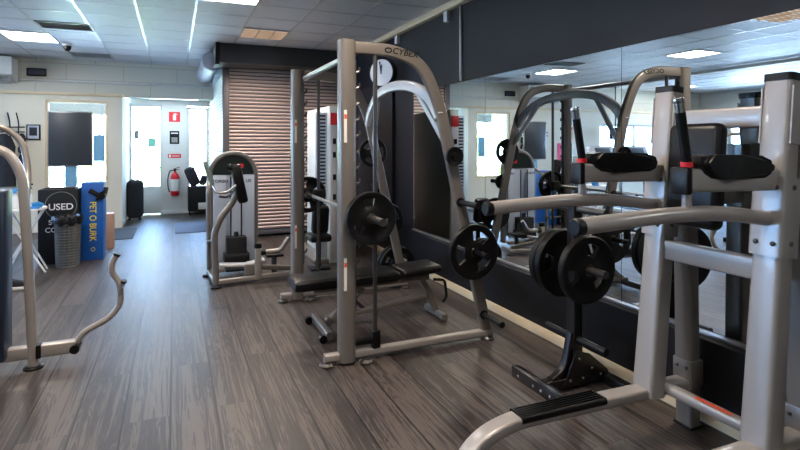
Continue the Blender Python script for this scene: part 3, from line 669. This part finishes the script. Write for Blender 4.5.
# ------------------------------------------------------------------ DIP / LEG RAISE MACHINE at right
dm = thing('dip_machine', (2.2, 1.69, 0), 'large champagne dip and leg raise machine with black arm pads at right', 'weight machine')
for y in (1.97, 1.41):
    near = y < 1.6
    # main uprights, leaning back
    A = Vector((2.235, y, .22)); B = Vector((2.385, y, 1.775))
    MB().sweep([A, B], lambda t: rrect(.105-.02*t, .125-.012*t, .018)).build('upright', M['frame'], dm)
    MB().sweep([B-Vector((.001, 0, .01)), B+Vector((.002, 0, .022))], rrect(.09, .118, .018)).build('top_cap', M['plastic'], dm)
    d_ = (B-A).normalized()
    f = lambda z: A + d_*((z-A.z)/d_.z)
    MB().sweep([f(1.03), f(1.36)], rrect(.117, .137, .012)).build('bracket_plate', M['frame'], dm)
    for sg in (-1, 1): MB().sweep([f(1.50)+Vector((0, sg*.062, 0)), f(1.74)+Vector((0, sg*.062, 0))], rrect(.07, .008, .002)).build('bracket_plate', M['frame'], dm)
    for z in (1.09, 1.32):
        q = f(z)
        for dy in (-.035, .035): MB().lathe([(.011, 0), (.011, .006), (.006, .009)], q+Vector((-.058, dy, 0)), (-1, 0, 0), 8).build('bolt', M['steel'], dm)
        MB().lathe([(.011, 0), (.011, .006), (.006, .009)], q+Vector((0, -.068, 0)), (0, -1, 0), 8).build('bolt', M['steel'], dm)
    # dip arm
    MB().tube(fillet([(1.26, y, 1.215), (1.72, y, 1.235), (2.02, y, 1.225), (2.33, y, 1.180)], .15, 6), .030, 18, (0, 1, 0)).build('dip_arm', M['frame'], dm)
    MB().lathe([(.0305, -.02), (.0315, .0), (.0315, .006), (.026, .012)], (1.265, y, 1.215), (-1, 0, 0)).build('end_cap', M['plastic'], dm)
    # arm rest bracket
    MB().sweep([(1.775, y, 1.362), (2.33, y, 1.352)], rrect(.09, .075, .014)).build('arm_bracket', M['frame'], dm)
    MB().bb((1.755, y-.040, 1.308), (1.787, y+.040, 1.412), .010).build('bracket_end', M['plastic'], dm)
    MB().cyl((1.80, y, 1.23), (1.80, y, 1.33), .018).build('strut', M['frame'], dm)
    armp = [(0, .02), (.02, -.01), (.06, -.03), (.12, -.036), (.38, -.036), (.42, -.02), (.43, .01), (.42, .035), (.36, .055), (.20, .06), (.06, .062), (.01, .055)]
    p = MB().prism(armp, (1.825, y, 1.398), (1, 0, 0), (0, 0, 1), (0, 1, 0), .12)
    bmesh.ops.bevel(p.bm, geom=[e for e in p.bm.edges if abs(e.verts[0].co.y-e.verts[1].co.y) < 1e-5], offset=.022, segments=3, affect='EDGES')
    p.build('arm_pad', M['vinyl'], dm)
    h = MB().cyl((1.80, y, 1.43), (1.765, y, 1.62), .019); hd = h.build('handle', M['rubber'], dm)
    MB().cyl((1.801, y, 1.412), (1.799, y, 1.432), .022).build('collar', M['seal'], hd)
    MB().cyl((1.765, y, 1.62), (1.758, y, 1.66), .018).lathe([(.021, 0), (.023, .01), (.02, .02)], (1.757, y, 1.655), (-.15, 0, 1)).build('grip_end', M['chrome'], hd)
    # rear legs and base
    MB().sweep([(2.525, y, .0), (2.50, y, 1.50)], rrect(.075, .10, .014)).build('rear_leg', M['frame_d'], dm)
    MB().bb((2.478, y-.056, .22), (2.572, y+.056, .36), .006).build('leg_bracket', M['frame_d'], dm)
    for dy in (-.028, .028): MB().lathe([(.009, 0), (.009, .005), (.005, .008)], (2.478, y+dy, .32), (-1, 0, 0), 8).build('bolt', M['steel'], dm)
    MB().sweep(fillet([(2.48, y, .235), (1.38, y, .255), (1.20, y, .20), (1.07, y, .02)], .16, 8), rrect(.052, .09, .014)).build('base_tube', M['frame'], dm)
    MB().sweep([(1.91, y, .262), (1.42, y, .270)], rrect(.034, .102, .012)).build('step_grip', M['rubber'], dm, label='black ribbed rubber step')
    r_ = MB()
    for k in range(5): r_.bb((1.44, y-.037+.017*k, .281), (1.89, y-.031+.017*k, .288))
    r_.build('step_ribs', M['plastic'], dm)
    MB().bb((2.478, y-.054, 0), (2.572, y+.054, .012), .003).build('foot', M['plastic'], dm)
MB().sweep([(2.305, 1.44, .965), (2.305, 1.94, .965)], rrect(.10, .05, .012), (1, 0, 0)).build('crossbar', M['frame'], dm)
MB().sweep([(2.37, 1.44, 1.62), (2.37, 1.94, 1.62)], rrect(.095, .05, .012), (1, 0, 0)).build('crossbar', M['frame'], dm)
MB().sweep([(2.30, 1.46, .262), (2.30, 1.92, .262)], rrect(.055, .055, .02), (1, 0, 0)).build('lower_crossbar', M['frame'], dm)
lb = MB().box((2.288, 1.655, .2905), (.022, .18, .0015)).build('warning_strip', M['orange'], dm, label='orange warning strip with red mark')
s = MB()
for k in range(9): s.bb((2.283, 1.60+.016*k, .2913), (2.293, 1.61+.016*k, .2918))
s.build('strip_print', M['redp'], lb)
MB().sweep([(2.50, 1.46, 1.30), (2.50, 1.92, 1.30)], rrect(.08, .04, .012), (1, 0, 0)).build('rear_crossbar', M['frame_d'], dm)
for x in (2.325, 2.48):
    pass
MB().box((2.215, 1.69, 1.355), (.075, .27, .48), .035, rot('Y', 4), 4).build('back_pad', M['vinyl'], dm)
MB().bb((2.245, 1.64, 1.22), (2.49, 1.74, 1.30), .01).build('pad_mount', M['frame_d'], dm)

# ------------------------------------------------------------------ plate tree
pt = thing('plate_tree', (2.3, 2.56, 0), 'black plate rack with bolted triangular base beside the wall', 'weight rack')
MB().sweep([(2.28, 2.56, .10), (2.28, 2.56, 1.17)], rrect(.07, .07, .01)).build('post', M['black_paint'], pt)
for sy in (-.045, .045):
    MB().prism([(-.14, .0), (.20, .0), (.20, .05), (.05, .17), (-.05, .20)], (2.30, 2.56+sy, .04), (1, 0, 0), (0, 0, 1), (0, 1, 0), .008).build('gusset', M['black_paint'], pt)
MB().sweep([(2.04, 2.56, .045), (2.52, 2.56, .045)], rrect(.06, .07, .01)).build('base_beam', M['black_paint'], pt)
MB().bb((2.00, 2.37, .0), (2.06, 2.83, .07), .006).build('foot_bar', M['black_paint'], pt)
MB().bb((2.47, 2.30, .0), (2.53, 2.82, .06), .006).build('foot_bar', M['black_paint'], pt)
MB().sweep(fillet([(2.10, 2.56, .07), (2.20, 2.56, .12), (2.25, 2.56, .34)], .1), rrect(.035, .05, .008)).build('brace', M['black_paint'], pt)
for y in (2.45, 2.53, 2.6, 2.75): MB().lathe([(.01, 0), (.01, .005), (.005, .007)], (2.0, y, .035), (-1, 0, 0), 8).build('bolt', M['chrome'], pt)
for x, z in ((2.20, .07), (2.30, .07), (2.44, .07), (2.27, .19), (2.37, .12)): MB().lathe([(.011, 0), (.011, .006), (.005, .009)], (x, 2.511, z), (0, -1, 0), 8).build('bolt', M['chrome'], pt)
for z in (.30, .745, 1.10):
    MB().cyl((2.28, 2.30, z), (2.28, 2.82, z), .022).build('storage_peg', M['steel'] if z > .5 else M['plastic'], pt)
G2 = 'weight plates on the black rack'
wplate(2.28, 2.455, .745, .205, .05, 'front black plate on the rack below the near dip arm', G2, 3, 3.6, hf=.3)
wplate(2.28, 2.66, .745, .215, .05, 'rear black plate on the rack behind its post', G2, 3, 1.1, hf=.35)
wplate(2.28, 2.73, .745, .205, .05, 'black plate on the rack closest to the smith machine', G2, 3, .2)

# ------------------------------------------------------------------ left machine with curved foot lever
lm = thing('leg_machine', (-1.1, 4.2, 0), 'beige curved-frame machine with navy shroud at the left edge', 'weight machine')
MB().sweep(fillet([(-1.75, 4.2, 1.47), (-1.02, 4.2, 1.475), (-.925, 4.2, 1.30), (-.895, 4.2, .75), (-.865, 4.2, .02)], .12, 8), rrect(.055, .075, .02)).build('main_frame', M['frame'], lm)
MB().tube(fillet([(-1.75, 4.55, 1.64), (-1.12, 4.55, 1.63), (-1.00, 4.55, 1.52), (-.955, 4.5, 1.30), (-.93, 4.28, 1.02)], .1, 8), .022).build('upper_bar', M['frame_d'], lm)
MB().sweep([(-1.75, 4.2, .105), (-.62, 4.2, .115)], rrect(.085, .07, .014)).build('base_beam', M['frame'], lm)
MB().cyl((-.865, 4.165, 0), (-.865, 4.235, 0.0), .001).lathe([(.06, 0), (.06, .01), (.045, .02)], (-.865, 4.2, 0)).build('foot', M['rubber'], lm)
MB().bb((-.845, 4.155, .07), (-.815, 4.245, .16), .006).build('frame_collar', M['plastic'], lm)
MB().cyl((-.62, 4.14, .105), (-.62, 4.26, .105), .030).build('pivot', M['plastic'], lm)
lv = MB().tube(fillet([(-.62, 4.2, .13), (-.575, 4.2, .20), (-.41, 4.2, .28), (-.345, 4.2, .37), (-.352, 4.2, .52), (-.405, 4.2, .60), (-.40, 4.2, .67), (-.375, 4.2, .71)], .06, 6), .021).tube([(-.35, 4.2, .42), (-.345, 4.16, .49), (-.325, 4.14, .53)], .016).build('foot_lever', M['frame'], lm)
MB().cyl((-.325, 4.14, .53), (-.32, 4.135, .545), .019).cyl((-.375, 4.2, .71), (-.368, 4.2, .725), .024).build('end_cap', M['plastic'], lv)
MB().bb((-1.62, 4.10, .09), (-1.0, 4.30, 1.20), .02).build('shroud', M['navy'], lm)
MB().bb((-1.60, 4.095, .15), (-1.02, 4.102, 1.10), .002).build('shroud_panel', M['black'], lm)
MB().box((-1.25, 3.85, .55), (.4, .35, .09), .03).build('seat', M['vinyl'], lm)
MB().box((-1.25, 3.98, .85), (.34, .09, .5), .03).build('backrest', M['vinyl'], lm)
MB().cyl((-1.25, 3.85, 0), (-1.25, 3.85, .52), .035).build('seat_leg', M['frame'], lm)
MB().sweep([(-1.70, 4.2, .0), (-1.70, 4.2, 1.47)], rrect(.06, .07, .02)).build('rear_post', M['frame'], lm)
MB().sweep([(-1.70, 4.2, 1.3), (-1.70, 4.55, 1.63)], rrect(.04, .04, .01), (1, 0, 0)).build('bar_mount', M['frame_d'], lm)

# ------------------------------------------------------------------ recycling corner
tv = thing('display_screen', (-1.37, 8.8, 0), 'large dark grey screen on a light blue stand before the window', 'screen')
MB().bb((-1.645, 8.79, 1.18), (-1.09, 8.83, 1.966), .008).build('casing', M['alu'], tv)
MB().bb((-1.63, 8.784, 1.197), (-1.105, 8.791, 1.95), .002).build('panel', M['screen'], tv)
MB().bb((-1.44, 8.82, .05), (-1.29, 8.86, 1.30), .006).build('stand', M['ltblue'], tv)
MB().bb((-1.58, 8.74, 0), (-1.15, 9.04, .05), .01).build('stand_base', M['alu'], tv)
bk = thing('clothes_bin', (-1.32, 7.85, 0), 'black collection box with white USED lettering below the screen', 'bin')
MB().bb((-1.545, 7.72, 0), (-1.115, 8.12, .93), .006).build('body', M['black'], bk)
MB().bb((-1.50, 7.80, .93), (-1.16, 8.05, .945), .004).build('slot', M['plastic'], bk)
text('lettering', 'USED', .112, (-1.30, 7.717, .71), (PI/2, 0, 0), M['white'], bk, bold=.0015, ext=.001)
text('lettering', 'S', .085, (-1.415, 7.717, .52), (PI/2, 0, 0), M['white'], bk, bold=.001, ext=.001)
text('lettering', 'CO', .085, (-1.405, 7.717, .425), (PI/2, 0, 0), M['white'], bk, bold=.001, ext=.001)
s = MB(); s.sweep([(-1.30+.17*math.cos(2*PI*k/40), 7.7185, .73+.17*math.sin(2*PI*k/40)) for k in range(40)], rrect(.008, .003, .001, 1), closed=True); s.build('emblem', M['greys'], bk)
bl = thing('recycling_bin', (-.97, 8.0, 0), 'tall blue recycling box with yellow PET O BURK lettering', 'bin')
MB().bb((-1.095, 7.80, 0), (-.845, 8.12, 1.0), .006).build('body', M['blue'], bl)
text('lettering', 'PET O BURK', .108, (-.965, 7.797, .50), (PI/2, PI/2, 0), M['yellow'], bl, bold=.0012, ext=.001, sx=.86)
s = MB(); s.sweep([(-.96+.022*math.cos(2*PI*k/20), 7.7975, .14+.022*math.sin(2*PI*k/20)) for k in range(20)], rrect(.006, .003, .001, 1), closed=True); s.build('emblem', M['yellow'], bl)
MB().sweep(fillet([(-1.0, 7.79, .90), (-.93, 7.775, .86), (-.86, 7.775, .80), (-.83, 7.79, .84), (-.82, 7.85, .93)], .03), rrect(.06, .02, .008), (0, 1, 0)).prism([(0, 0), (.10, .02), (.11, .14), (.04, .10)], (-.93, 7.77, .77), (1, 0, 0), (0, 0, 1), (0, 1, 0), .03).build('bag_edge', M['bag'], bl)
wb = thing('wire_basket', (-1.20, 7.55, 0), 'grey wire mesh waste basket lined with black bag', 'bin')
s = MB(); n = 64
for k in range(n):
    a = 2*PI*k/n; s.tube([(-1.20+.125*math.cos(a), 7.55+.125*math.sin(a), .01), (-1.20+.14*math.cos(a), 7.55+.14*math.sin(a), .60)], .0034, 5)
for k in range(18):
    z = .01+.034*k; rr = .125+.015*z/.6
    s.sweep([(-1.20+rr*math.cos(2*PI*j/28), 7.55+rr*math.sin(2*PI*j/28), z) for j in range(28)], circ(.004, 5), (0, 0, 1), closed=True)
s.build('wire_body', M['wire'], wb)
s = MB(); n = 40; prof = [(.116, .02), (.125, .3), (.134, .58), (.146, .625), (.158, .60), (.153, .52)]
rings = []
for i, (r, z) in enumerate(prof):
    rings.append([s.bm.verts.new((-1.20+(r+(.008*math.sin(j*1.9)+.006*math.sin(j*3.1) if i > 2 else 0))*math.cos(2*PI*j/n), 7.55+(r+(.008*math.sin(j*1.9) if i > 2 else 0))*math.sin(2*PI*j/n), z+(.015*math.sin(j*1.3) if i == 5 else 0))) for j in range(n)])
for A, B in zip(rings, rings[1:]):
    for j in range(n): s.bm.faces.new((A[j], A[(j+1) % n], B[(j+1) % n], B[j]))
s.bm.faces.new(rings[0]); s.build('bag', M['bag'], wb)
tag(MB().bb((-.895, 8.55, 0), (-.80, 8.75, .50), .006).build('wooden_post', M['wood']), 'short light wooden post beside the blue recycling box', 'post')
# suitcase by door
sc = thing('black_suitcase', (-.73, 11.6, 0), 'black upright soft case standing by the white partition end', 'suitcase')
MB().box((-.71, 11.62, .41), (.31, .24, .76), .105, seg=5).build('body', M['knit'], sc)
MB().tube(fillet([(-.78, 11.62, .77), (-.78, 11.62, .80), (-.64, 11.62, .80), (-.64, 11.62, .77)], .01), .008).build('handle', M['plastic'], sc)
for x in (-.80, -.62): MB().cyl((x, 11.55, .025), (x, 11.69, .025), .025).build('wheel', M['rubber'], sc)
# folding table with bottles
ft = thing('folding_table', (-1.56, 7.55, 0), 'white folding table with crossed legs beside the USED box', 'table')
MB().prism([(.20*math.cos(2*PI*k/28)*1.1, .28*math.sin(2*PI*k/28)) for k in range(28)], (-1.60, 7.35, .745), (1, 0, 0), (0, 1, 0), (0, 0, 1), .02).build('tabletop', M['white'], ft)
for s1 in (-1, 1):
    MB().cyl((-1.60+.20*s1, 7.30+.02*s1, .735), (-1.60-.22*s1, 7.30+.02*s1, .0), .011, 10).build('leg', M['white'], ft)
    MB().cyl((-1.60+.16*s1, 7.45+.02*s1, .735), (-1.60-.20*s1, 7.50+.02*s1, .0), .011, 10).build('leg', M['white'], ft)
def bottle(x, y, mb, label, trig, h=.20, r=.042):
    b = thing('spray_bottle', (x, y, .756), label, 'bottle', 'spray bottles on the white table')
    MB().lathe([(r*.95, 0), (r, .01), (r, h*.55), (r*.75, h*.75), (.016, h*.9), (.016, h)], (x, y, .756)).build('body', mb, b)
    MB().box((x, y, .756+h+.025), (.03, .06, .04), .006).box((x+.02, y, .756+h+.05), (.08, .025, .025), .006).sweep([(x+.03, y, .756+h+.04), (x+.05, y, .756+h)], rrect(.01, .015, .003)).build('trigger', trig, b)
bottle(-1.58, 7.36, M['white'], 'white spray bottle with dark trigger on the white table, rightmost', M['plastic'], .22, .055)
bottle(-1.68, 7.30, M['white'], 'white spray bottle with blue trigger on the white table, left one', M['bluel'], .17)
tag(MB().sweep([(-1.50, 7.2, .80), (-1.44, 7.22, .81), (-1.40, 7.24, .785)], rrect(.05, .03, .01)).box((-1.47, 7.22, .768), (.09, .08, .024), .01).build('cloth', M['bluel']), 'small light blue cleaning cloth lying at the table edge', 'cloth')
# wall picture, coat rack, coat
pf = thing('picture_frame', (-2.18, 10.58, 1.57), 'small black framed picture on cream wall left of the window', 'picture')
MB().bb((-2.28, 10.575, 1.57), (-2.08, 10.60, 1.83), .004).build('frame', M['plastic'], pf)
MB().bb((-2.26, 10.570, 1.59), (-2.10, 10.576, 1.81)).build('mount', M['shroud'], pf)
MB().bb((-2.235, 10.567, 1.64), (-2.125, 10.571, 1.78)).build('print', M['knit'], pf)
cr = thing('coat_rack', (-2.6, 10.55, 1.7), 'black wall coat rack with two rails and tall hooks', 'coat rack')
MB().cyl((-3.1, 10.53, 1.78), (-2.29, 10.53, 1.78), .010).cyl((-3.1, 10.53, 1.70), (-2.29, 10.53, 1.70), .010).build('rail', M['plastic'], cr)
for x in (-2.50, -2.38, -2.75, -3.0):
    MB().tube(fillet([(x, 10.595, 1.62), (x, 10.54, 1.66), (x+.01, 10.52, 1.85), (x-.02, 10.50, 2.02)], .05), .010, 8).build('hook', M['plastic'], cr)
ct = MB(); rings = []
for i, (z, a, b) in enumerate([(1.67, .03, .03), (1.60, .10, .05), (1.45, .15, .06), (1.2, .14, .07), (.95, .17, .08), (.80, .16, .07)]):
    rings.append([ct.bm.verts.new((-2.57+(a+.015*math.sin(j*2.3+i))*math.cos(2*PI*j/20), 10.50+(b+.01*math.sin(j*1.7))*math.sin(2*PI*j/20), z)) for j in range(20)])
for A, B in zip(rings, rings[1:]):
    for j in range(20): ct.bm.faces.new((A[j], A[(j+1) % 20], B[(j+1) % 20], B[j]))
ct.bm.faces.new(rings[0]); ct.bm.faces.new(rings[-1])
tag(ct.build('hanging_coat', M['knit']), 'dark coat hanging from the coat rack at the left edge', 'coat')
# bag of cables/straps seen between frame and table
s = MB()
for k in range(5):
    zz = 1.62-.17*k
    s.lathe([(.02, 0), (.055, .03), (.06, .08), (.045, .13), (.02, .165)], (-2.325+.004*k, 10.50, zz-.11), (.02, 0, 1), 14)
tag(s.build('hanging_strap', M['knit']), 'knotted dark strap hanging right of the coat', 'strap')
# gloves / shoes on floor near table
for x, y, lab in ((-1.52, 6.55, 'dark trainer on the floor by the table legs, right one'), (-1.72, 6.45, 'dark trainer on the floor by the table legs, left one')):
    o = thing('sports_shoe', (x, y, 0), lab, 'shoe', 'shoes by the folding table')
    MB().sweep([(x-.13, y, .015), (x-.10, y, .015), (x+.08, y, .015), (x+.13, y, .02)], lambda t: rrect(.03, .07+.03*math.sin(t*PI), .008)).build('sole', M['white'], o)
    MB().sweep([(x-.12, y, .07), (x-.08, y, .075), (x, y, .065), (x+.08, y, .048), (x+.12, y, .04)], lambda t: rrect(.09*(1-.5*t), .07+.02*math.sin(t*PI), .018)).build('upper', M['knit'], o)

# ------------------------------------------------------------------ entrance area
def sign(name, x0, x1, y, z0, z1, m, label, cat='sign', t=.006):
    o = thing(name, ((x0+x1)/2, y, z0), label, cat)
    MB().bb((x0, y-t, z0), (x1, y, z1), .001).build('board', M[m], o, smooth=False)
    return o
o = sign('fire_extinguisher_sign', -.10, .12, 12.298, 1.975, 2.19, 'red', 'red square sign with white extinguisher symbol on the pillar')
MB().bb((-.02, 12.288, 2.01), (.04, 12.2915, 2.13), .003).bb((-.005, 12.288, 2.13), (.025, 12.2915, 2.155)).box((.045, 12.29, 2.145), (.05, .003, .012), rot=rot('Y', 25)).build('symbol', M['white'], o)
o = sign('notice', -.085, .105, 12.298, 1.50, 1.78, 'black', 'black framed notice with white lines on the pillar')
s = MB(); s.bb((-.06, 12.289, 1.72), (.08, 12.2915, 1.745))
for k in range(5): s.bb((-.05, 12.289, 1.54+.022*k), (.07, 12.2915, 1.548+.022*k))
s.build('print', M['paper'], o)
o = sign('red_notice', -.12, .14, 12.298, 1.20, 1.285, 'red', 'small red strip notice with white marks above the extinguisher')
MB().bb((-.10, 12.289, 1.215), (-.06, 12.2915, 1.27)).bb((-.04, 12.289, 1.235), (.11, 12.2915, 1.25)).build('print', M['paper'], o)
fe = thing('fire_extinguisher', (.02, 12.2, .4), 'red fire extinguisher with white label hanging on the pillar', 'fire extinguisher')
MB().lathe([(.07, 0), (.085, .02), (.085, .40), (.06, .46), (.025, .49), (.025, .52)], (.02, 12.20, .40)).build('cylinder', M['redp'], fe)
MB().lathe([(.0862, .10), (.0864, .11), (.0864, .34), (.0862, .35)], (.02, 12.20, .40)).build('paper_label', M['paper'], fe)
MB().box((.02, 12.20, .94), (.05, .05, .05), .008).box((.05, 12.20, .985), (.13, .025, .015), .004, rot('Y', -18)).box((.05, 12.20, .955), (.12, .025, .012), .004).build('valve', M['plastic'], fe)
MB().tube(smoothpts([(0, 12.18, .94), (-.08, 12.16, .92), (-.12, 12.15, .75), (-.11, 12.15, .55), (-.08, 12.15, .48)]), .011, 8).build('hose', M['plastic'], fe)
MB().bb((-.03, 12.28, .60), (.07, 12.30, .72), .003).build('wall_bracket', M['plastic'], fe)
for nm, x0, x1, z0, z1, m, lab in (('door_sticker', -.80, -.68, 1.60, 1.79, 'greys', 'grey square sticker on the door glass'), ('door_sticker', -.505, -.36, 1.44, 1.62, 'mint', 'mint green square sticker on the door glass')):
    tag(MB().bb((x0 if x0 > -.77 else -.765, 12.355, z0), (x1, 12.363, z1)).build(nm, M[m], smooth=False), lab, 'sticker', 'stickers on the door glass')
ch = thing('padded_chair', (.46, 12.05, 0), 'black padded chair standing under the right entrance window', 'chair')
MB().bb((.27, 11.85, .08), (.69, 12.2, .60), .02).build('seat', M['black'], ch)
MB().box((.36, 12.1, .80), (.22, .14, .42), .06, rot('Y', -22), 3).build('backrest', M['knit'], ch)
MB().box((.58, 12.05, .72), (.14, .14, .22), .05, rot('Y', 15), 3).build('armrest', M['knit'], ch)
MB().bb((.47, 11.842, .12), (.66, 11.852, .26), .002).build('paper_label', M['paper'], ch, label='white framed label on the front')
for x in (.30, .66): MB().cyl((x, 11.92, 0), (x, 11.92, .09), .015).build('leg', M['plastic'], ch)
tag(MB().bb((.02, 9.55, 0), (.62, 10.75, .012), .004).build('door_mat', M['mat_g']), 'grey-blue rectangular mat before the entrance', 'mat')
tag(MB().bb((-.98, 9.3, 0), (-.60, 10.45, .010), .004).build('floor_mat', M['mat_d']), 'dark mat on the floor beside the blue recycling box', 'mat')
# things on / behind window_3
tag(MB().bb((-1.30, 10.60, 1.20), (-1.13, 10.616, 1.66)).build('window_poster', M['ltblue'], smooth=False), 'light blue poster stuck in the window right of the screen', 'poster')

# ------------------------------------------------------------------ outside
struct(MB().bb((-40, 12.5, -.3), (30, 50, -.12)).bb((-40, -10, -.3), (-9.4, 12.5, -.12)).build('ground', M['pave'], smooth=False))
hd = MB()
for k in range(900):
    x = random.uniform(-7, 2.5); y = 17+random.uniform(-.4, .4); z = random.uniform(-.1, 1.6+.3*math.sin(x*2)); a = random.uniform(0, PI)
    c = Vector((x, y, z)); u = Vector((math.cos(a), math.sin(a)*.6, random.uniform(-.5, .5)))*.13; v_ = Vector((-math.sin(a)*.4, .3, .8))*.10
    vs = [hd.bm.verts.new(c+u), hd.bm.verts.new(c+v_), hd.bm.verts.new(c-u), hd.bm.verts.new(c-v_)]; hd.bm.faces.new(vs)
tag(hd.build('hedge', M['leaf'], smooth=False), 'sunlit green hedge outside beyond the entrance windows', 'hedge', kind='stuff')
aw = thing('shop_awning', (-2.2, 15.0, 2.0), 'dark green awning outside the window above the screen', 'awning')
MB().prism([(0, 0), (0, .42), (.9, .75), (.9, .70), (.05, .35), (.05, 0)], (-2.35, 13.4, 2.15), (0, 1, 0), (0, 0, 1), (1, 0, 0), 2.0).build('canopy', M['awning'], aw)
for x in (-3.2, -1.5): MB().cyl((x, 13.5, -.12), (x, 13.5, 2.45), .03).build('post', M['facade'], aw)
hs = thing('facing_building', (-4, 26, -.12), 'pale low building outside across the street', 'building')
MB().bb((-16, 26, -.12), (8, 32, 4.5)).build('wall', M['facade'], hs, smooth=False)
for x in (-12, -8, -4, 0, 4): MB().bb((x, 25.95, .8), (x+1.6, 26.01, 2.4)).build('window', M['screen'], hs, smooth=False)

# ------------------------------------------------------------------ left half of the gym (seen in the mirrors)
def treadmill(x, y, label):
    t = thing('treadmill', (x, y, 0), label, 'treadmill', 'treadmills seen in the mirror')
    MB().bb((x-.38, y-.9, .08), (x+.38, y+.7, .20), .03).build('deck', M['frame_w'], t)
    MB().bb((x-.27, y-.88, .195), (x+.27, y+.55, .21), .003).build('belt', M['rubber'], t)
    for s1 in (-1, 1):
        MB().sweep(fillet([(x+.36*s1, y+.55, .15), (x+.36*s1, y+.60, 1.05), (x+.34*s1, y+.45, 1.20)], .12), rrect(.07, .05, .014), (1, 0, 0)).build('upright', M['frame_w'], t)
        MB().tube([(x+.33*s1, y+.48, 1.10), (x+.33*s1, y+.0, .98)], .018).build('handrail', M['rubber'], t)
        MB().lathe([(.04, 0), (.045, .01), (.04, .08)], (x+.3*s1, y-.7, 0)).build('foot', M['rubber'], t)
    MB().box((x, y+.50, 1.30), (.74, .10, .34), .06, rot('X', -25), 3).build('console', M['frame_w'], t)
    MB().box((x, y+.448, 1.32), (.42, .012, .20), .004, rot('X', -25)).build('screen', M['screen'], t)
    MB().bb((x-.34, y+.5, .08), (x+.34, y+.78, .32), .05).build('motor_cover', M['shroud'], t)
    return t
t1 = treadmill(-3.15, 8.3, 'treadmill nearest the screen, seen only in the mirror')
copy_thing(t1, (-4.15, 8.3, 0), 'second treadmill from the screen, seen only in the mirror')
copy_thing(t1, (-5.15, 8.3, 0), 'third treadmill from the screen, seen only in the mirror')
copy_thing(t1, (-6.15, 8.3, 0), 'treadmill nearest the left windows, seen only in the mirror')
tag(MB().bb((-3.85, 10.585, .95), (-3.45, 10.60, 1.52), .002).build('poster', M['pink'], smooth=False), 'pink poster on the cream wall seen in the mirror', 'poster')
hm = thing('hanging_monitor', (-5.0, 10.2, 1.75), 'small dark monitor hanging before the bright window in the mirror', 'monitor')
MB().bb((-5.20, 10.18, 1.62), (-4.80, 10.23, 1.92), .01).build('casing', M['plastic'], hm)
MB().cyl((-5.0, 10.22, 1.9), (-5.0, 10.22, 3.0), .015).build('ceiling_pole', M['steel'], hm)
def cross_trainer(x, y, label):
    t = thing('cross_trainer', (x, y, 0), label, 'exercise machine', 'cross trainers seen in the mirror')
    MB().sweep([(x, y-.8, .06), (x, y+.8, .06)], rrect(.09, .08, .02), (0, 0, 1)).build('base_beam', M['frame_w'], t)
    MB().bb((x-.3, y-.84, .0), (x+.3, y-.76, .07), .01).bb((x-.3, y+.76, .0), (x+.3, y+.84, .07), .01).build('foot_bar', M['rubber'], t)
    MB().lathe([(.05, -.05), (.28, -.06), (.30, -.03), (.30, .03), (.28, .06), (.05, .05)], (x, y+.45, .40), (1, 0, 0), 32).build('flywheel_cover', M['white'], t)
    MB().sweep(fillet([(x, y+.4, .3), (x, y+.35, 1.0), (x, y+.25, 1.35)], .2), rrect(.07, .07, .02), (1, 0, 0)).build('mast', M['frame_w'], t)
    MB().box((x, y+.22, 1.45), (.32, .06, .22), .02, rot('X', -20)).build('console', M['screen'], t)
    for s1 in (-1, 1):
        MB().tube(fillet([(x+.22*s1, y+.35, .5), (x+.26*s1, y+.2, 1.1), (x+.24*s1, y-.05, 1.5), (x+.24*s1, y-.1, 1.62)], .15), .018).build('arm_lever', M['frame_w'], t)
        MB().sweep([(x+.18*s1, y-.65, .22), (x+.18*s1, y+.45, .40+.1*s1)], rrect(.04, .05, .01), (0, 0, 1)).build('pedal_arm', M['frame_d'], t)
        MB().box((x+.2*s1, y-.3, .36), (.14, .34, .03), .01).build('pedal', M['rubber'], t)
    return t
c1 = cross_trainer(-2.6, 4.6, 'cross trainer left of the navy-shrouded machine, seen in the mirror')
copy_thing(c1, (-3.7, 5.0, 0), 'cross trainer in the middle of its row, seen in the mirror')
copy_thing(c1, (-4.8, 5.3, 0), 'cross trainer nearest the left windows, seen in the mirror')
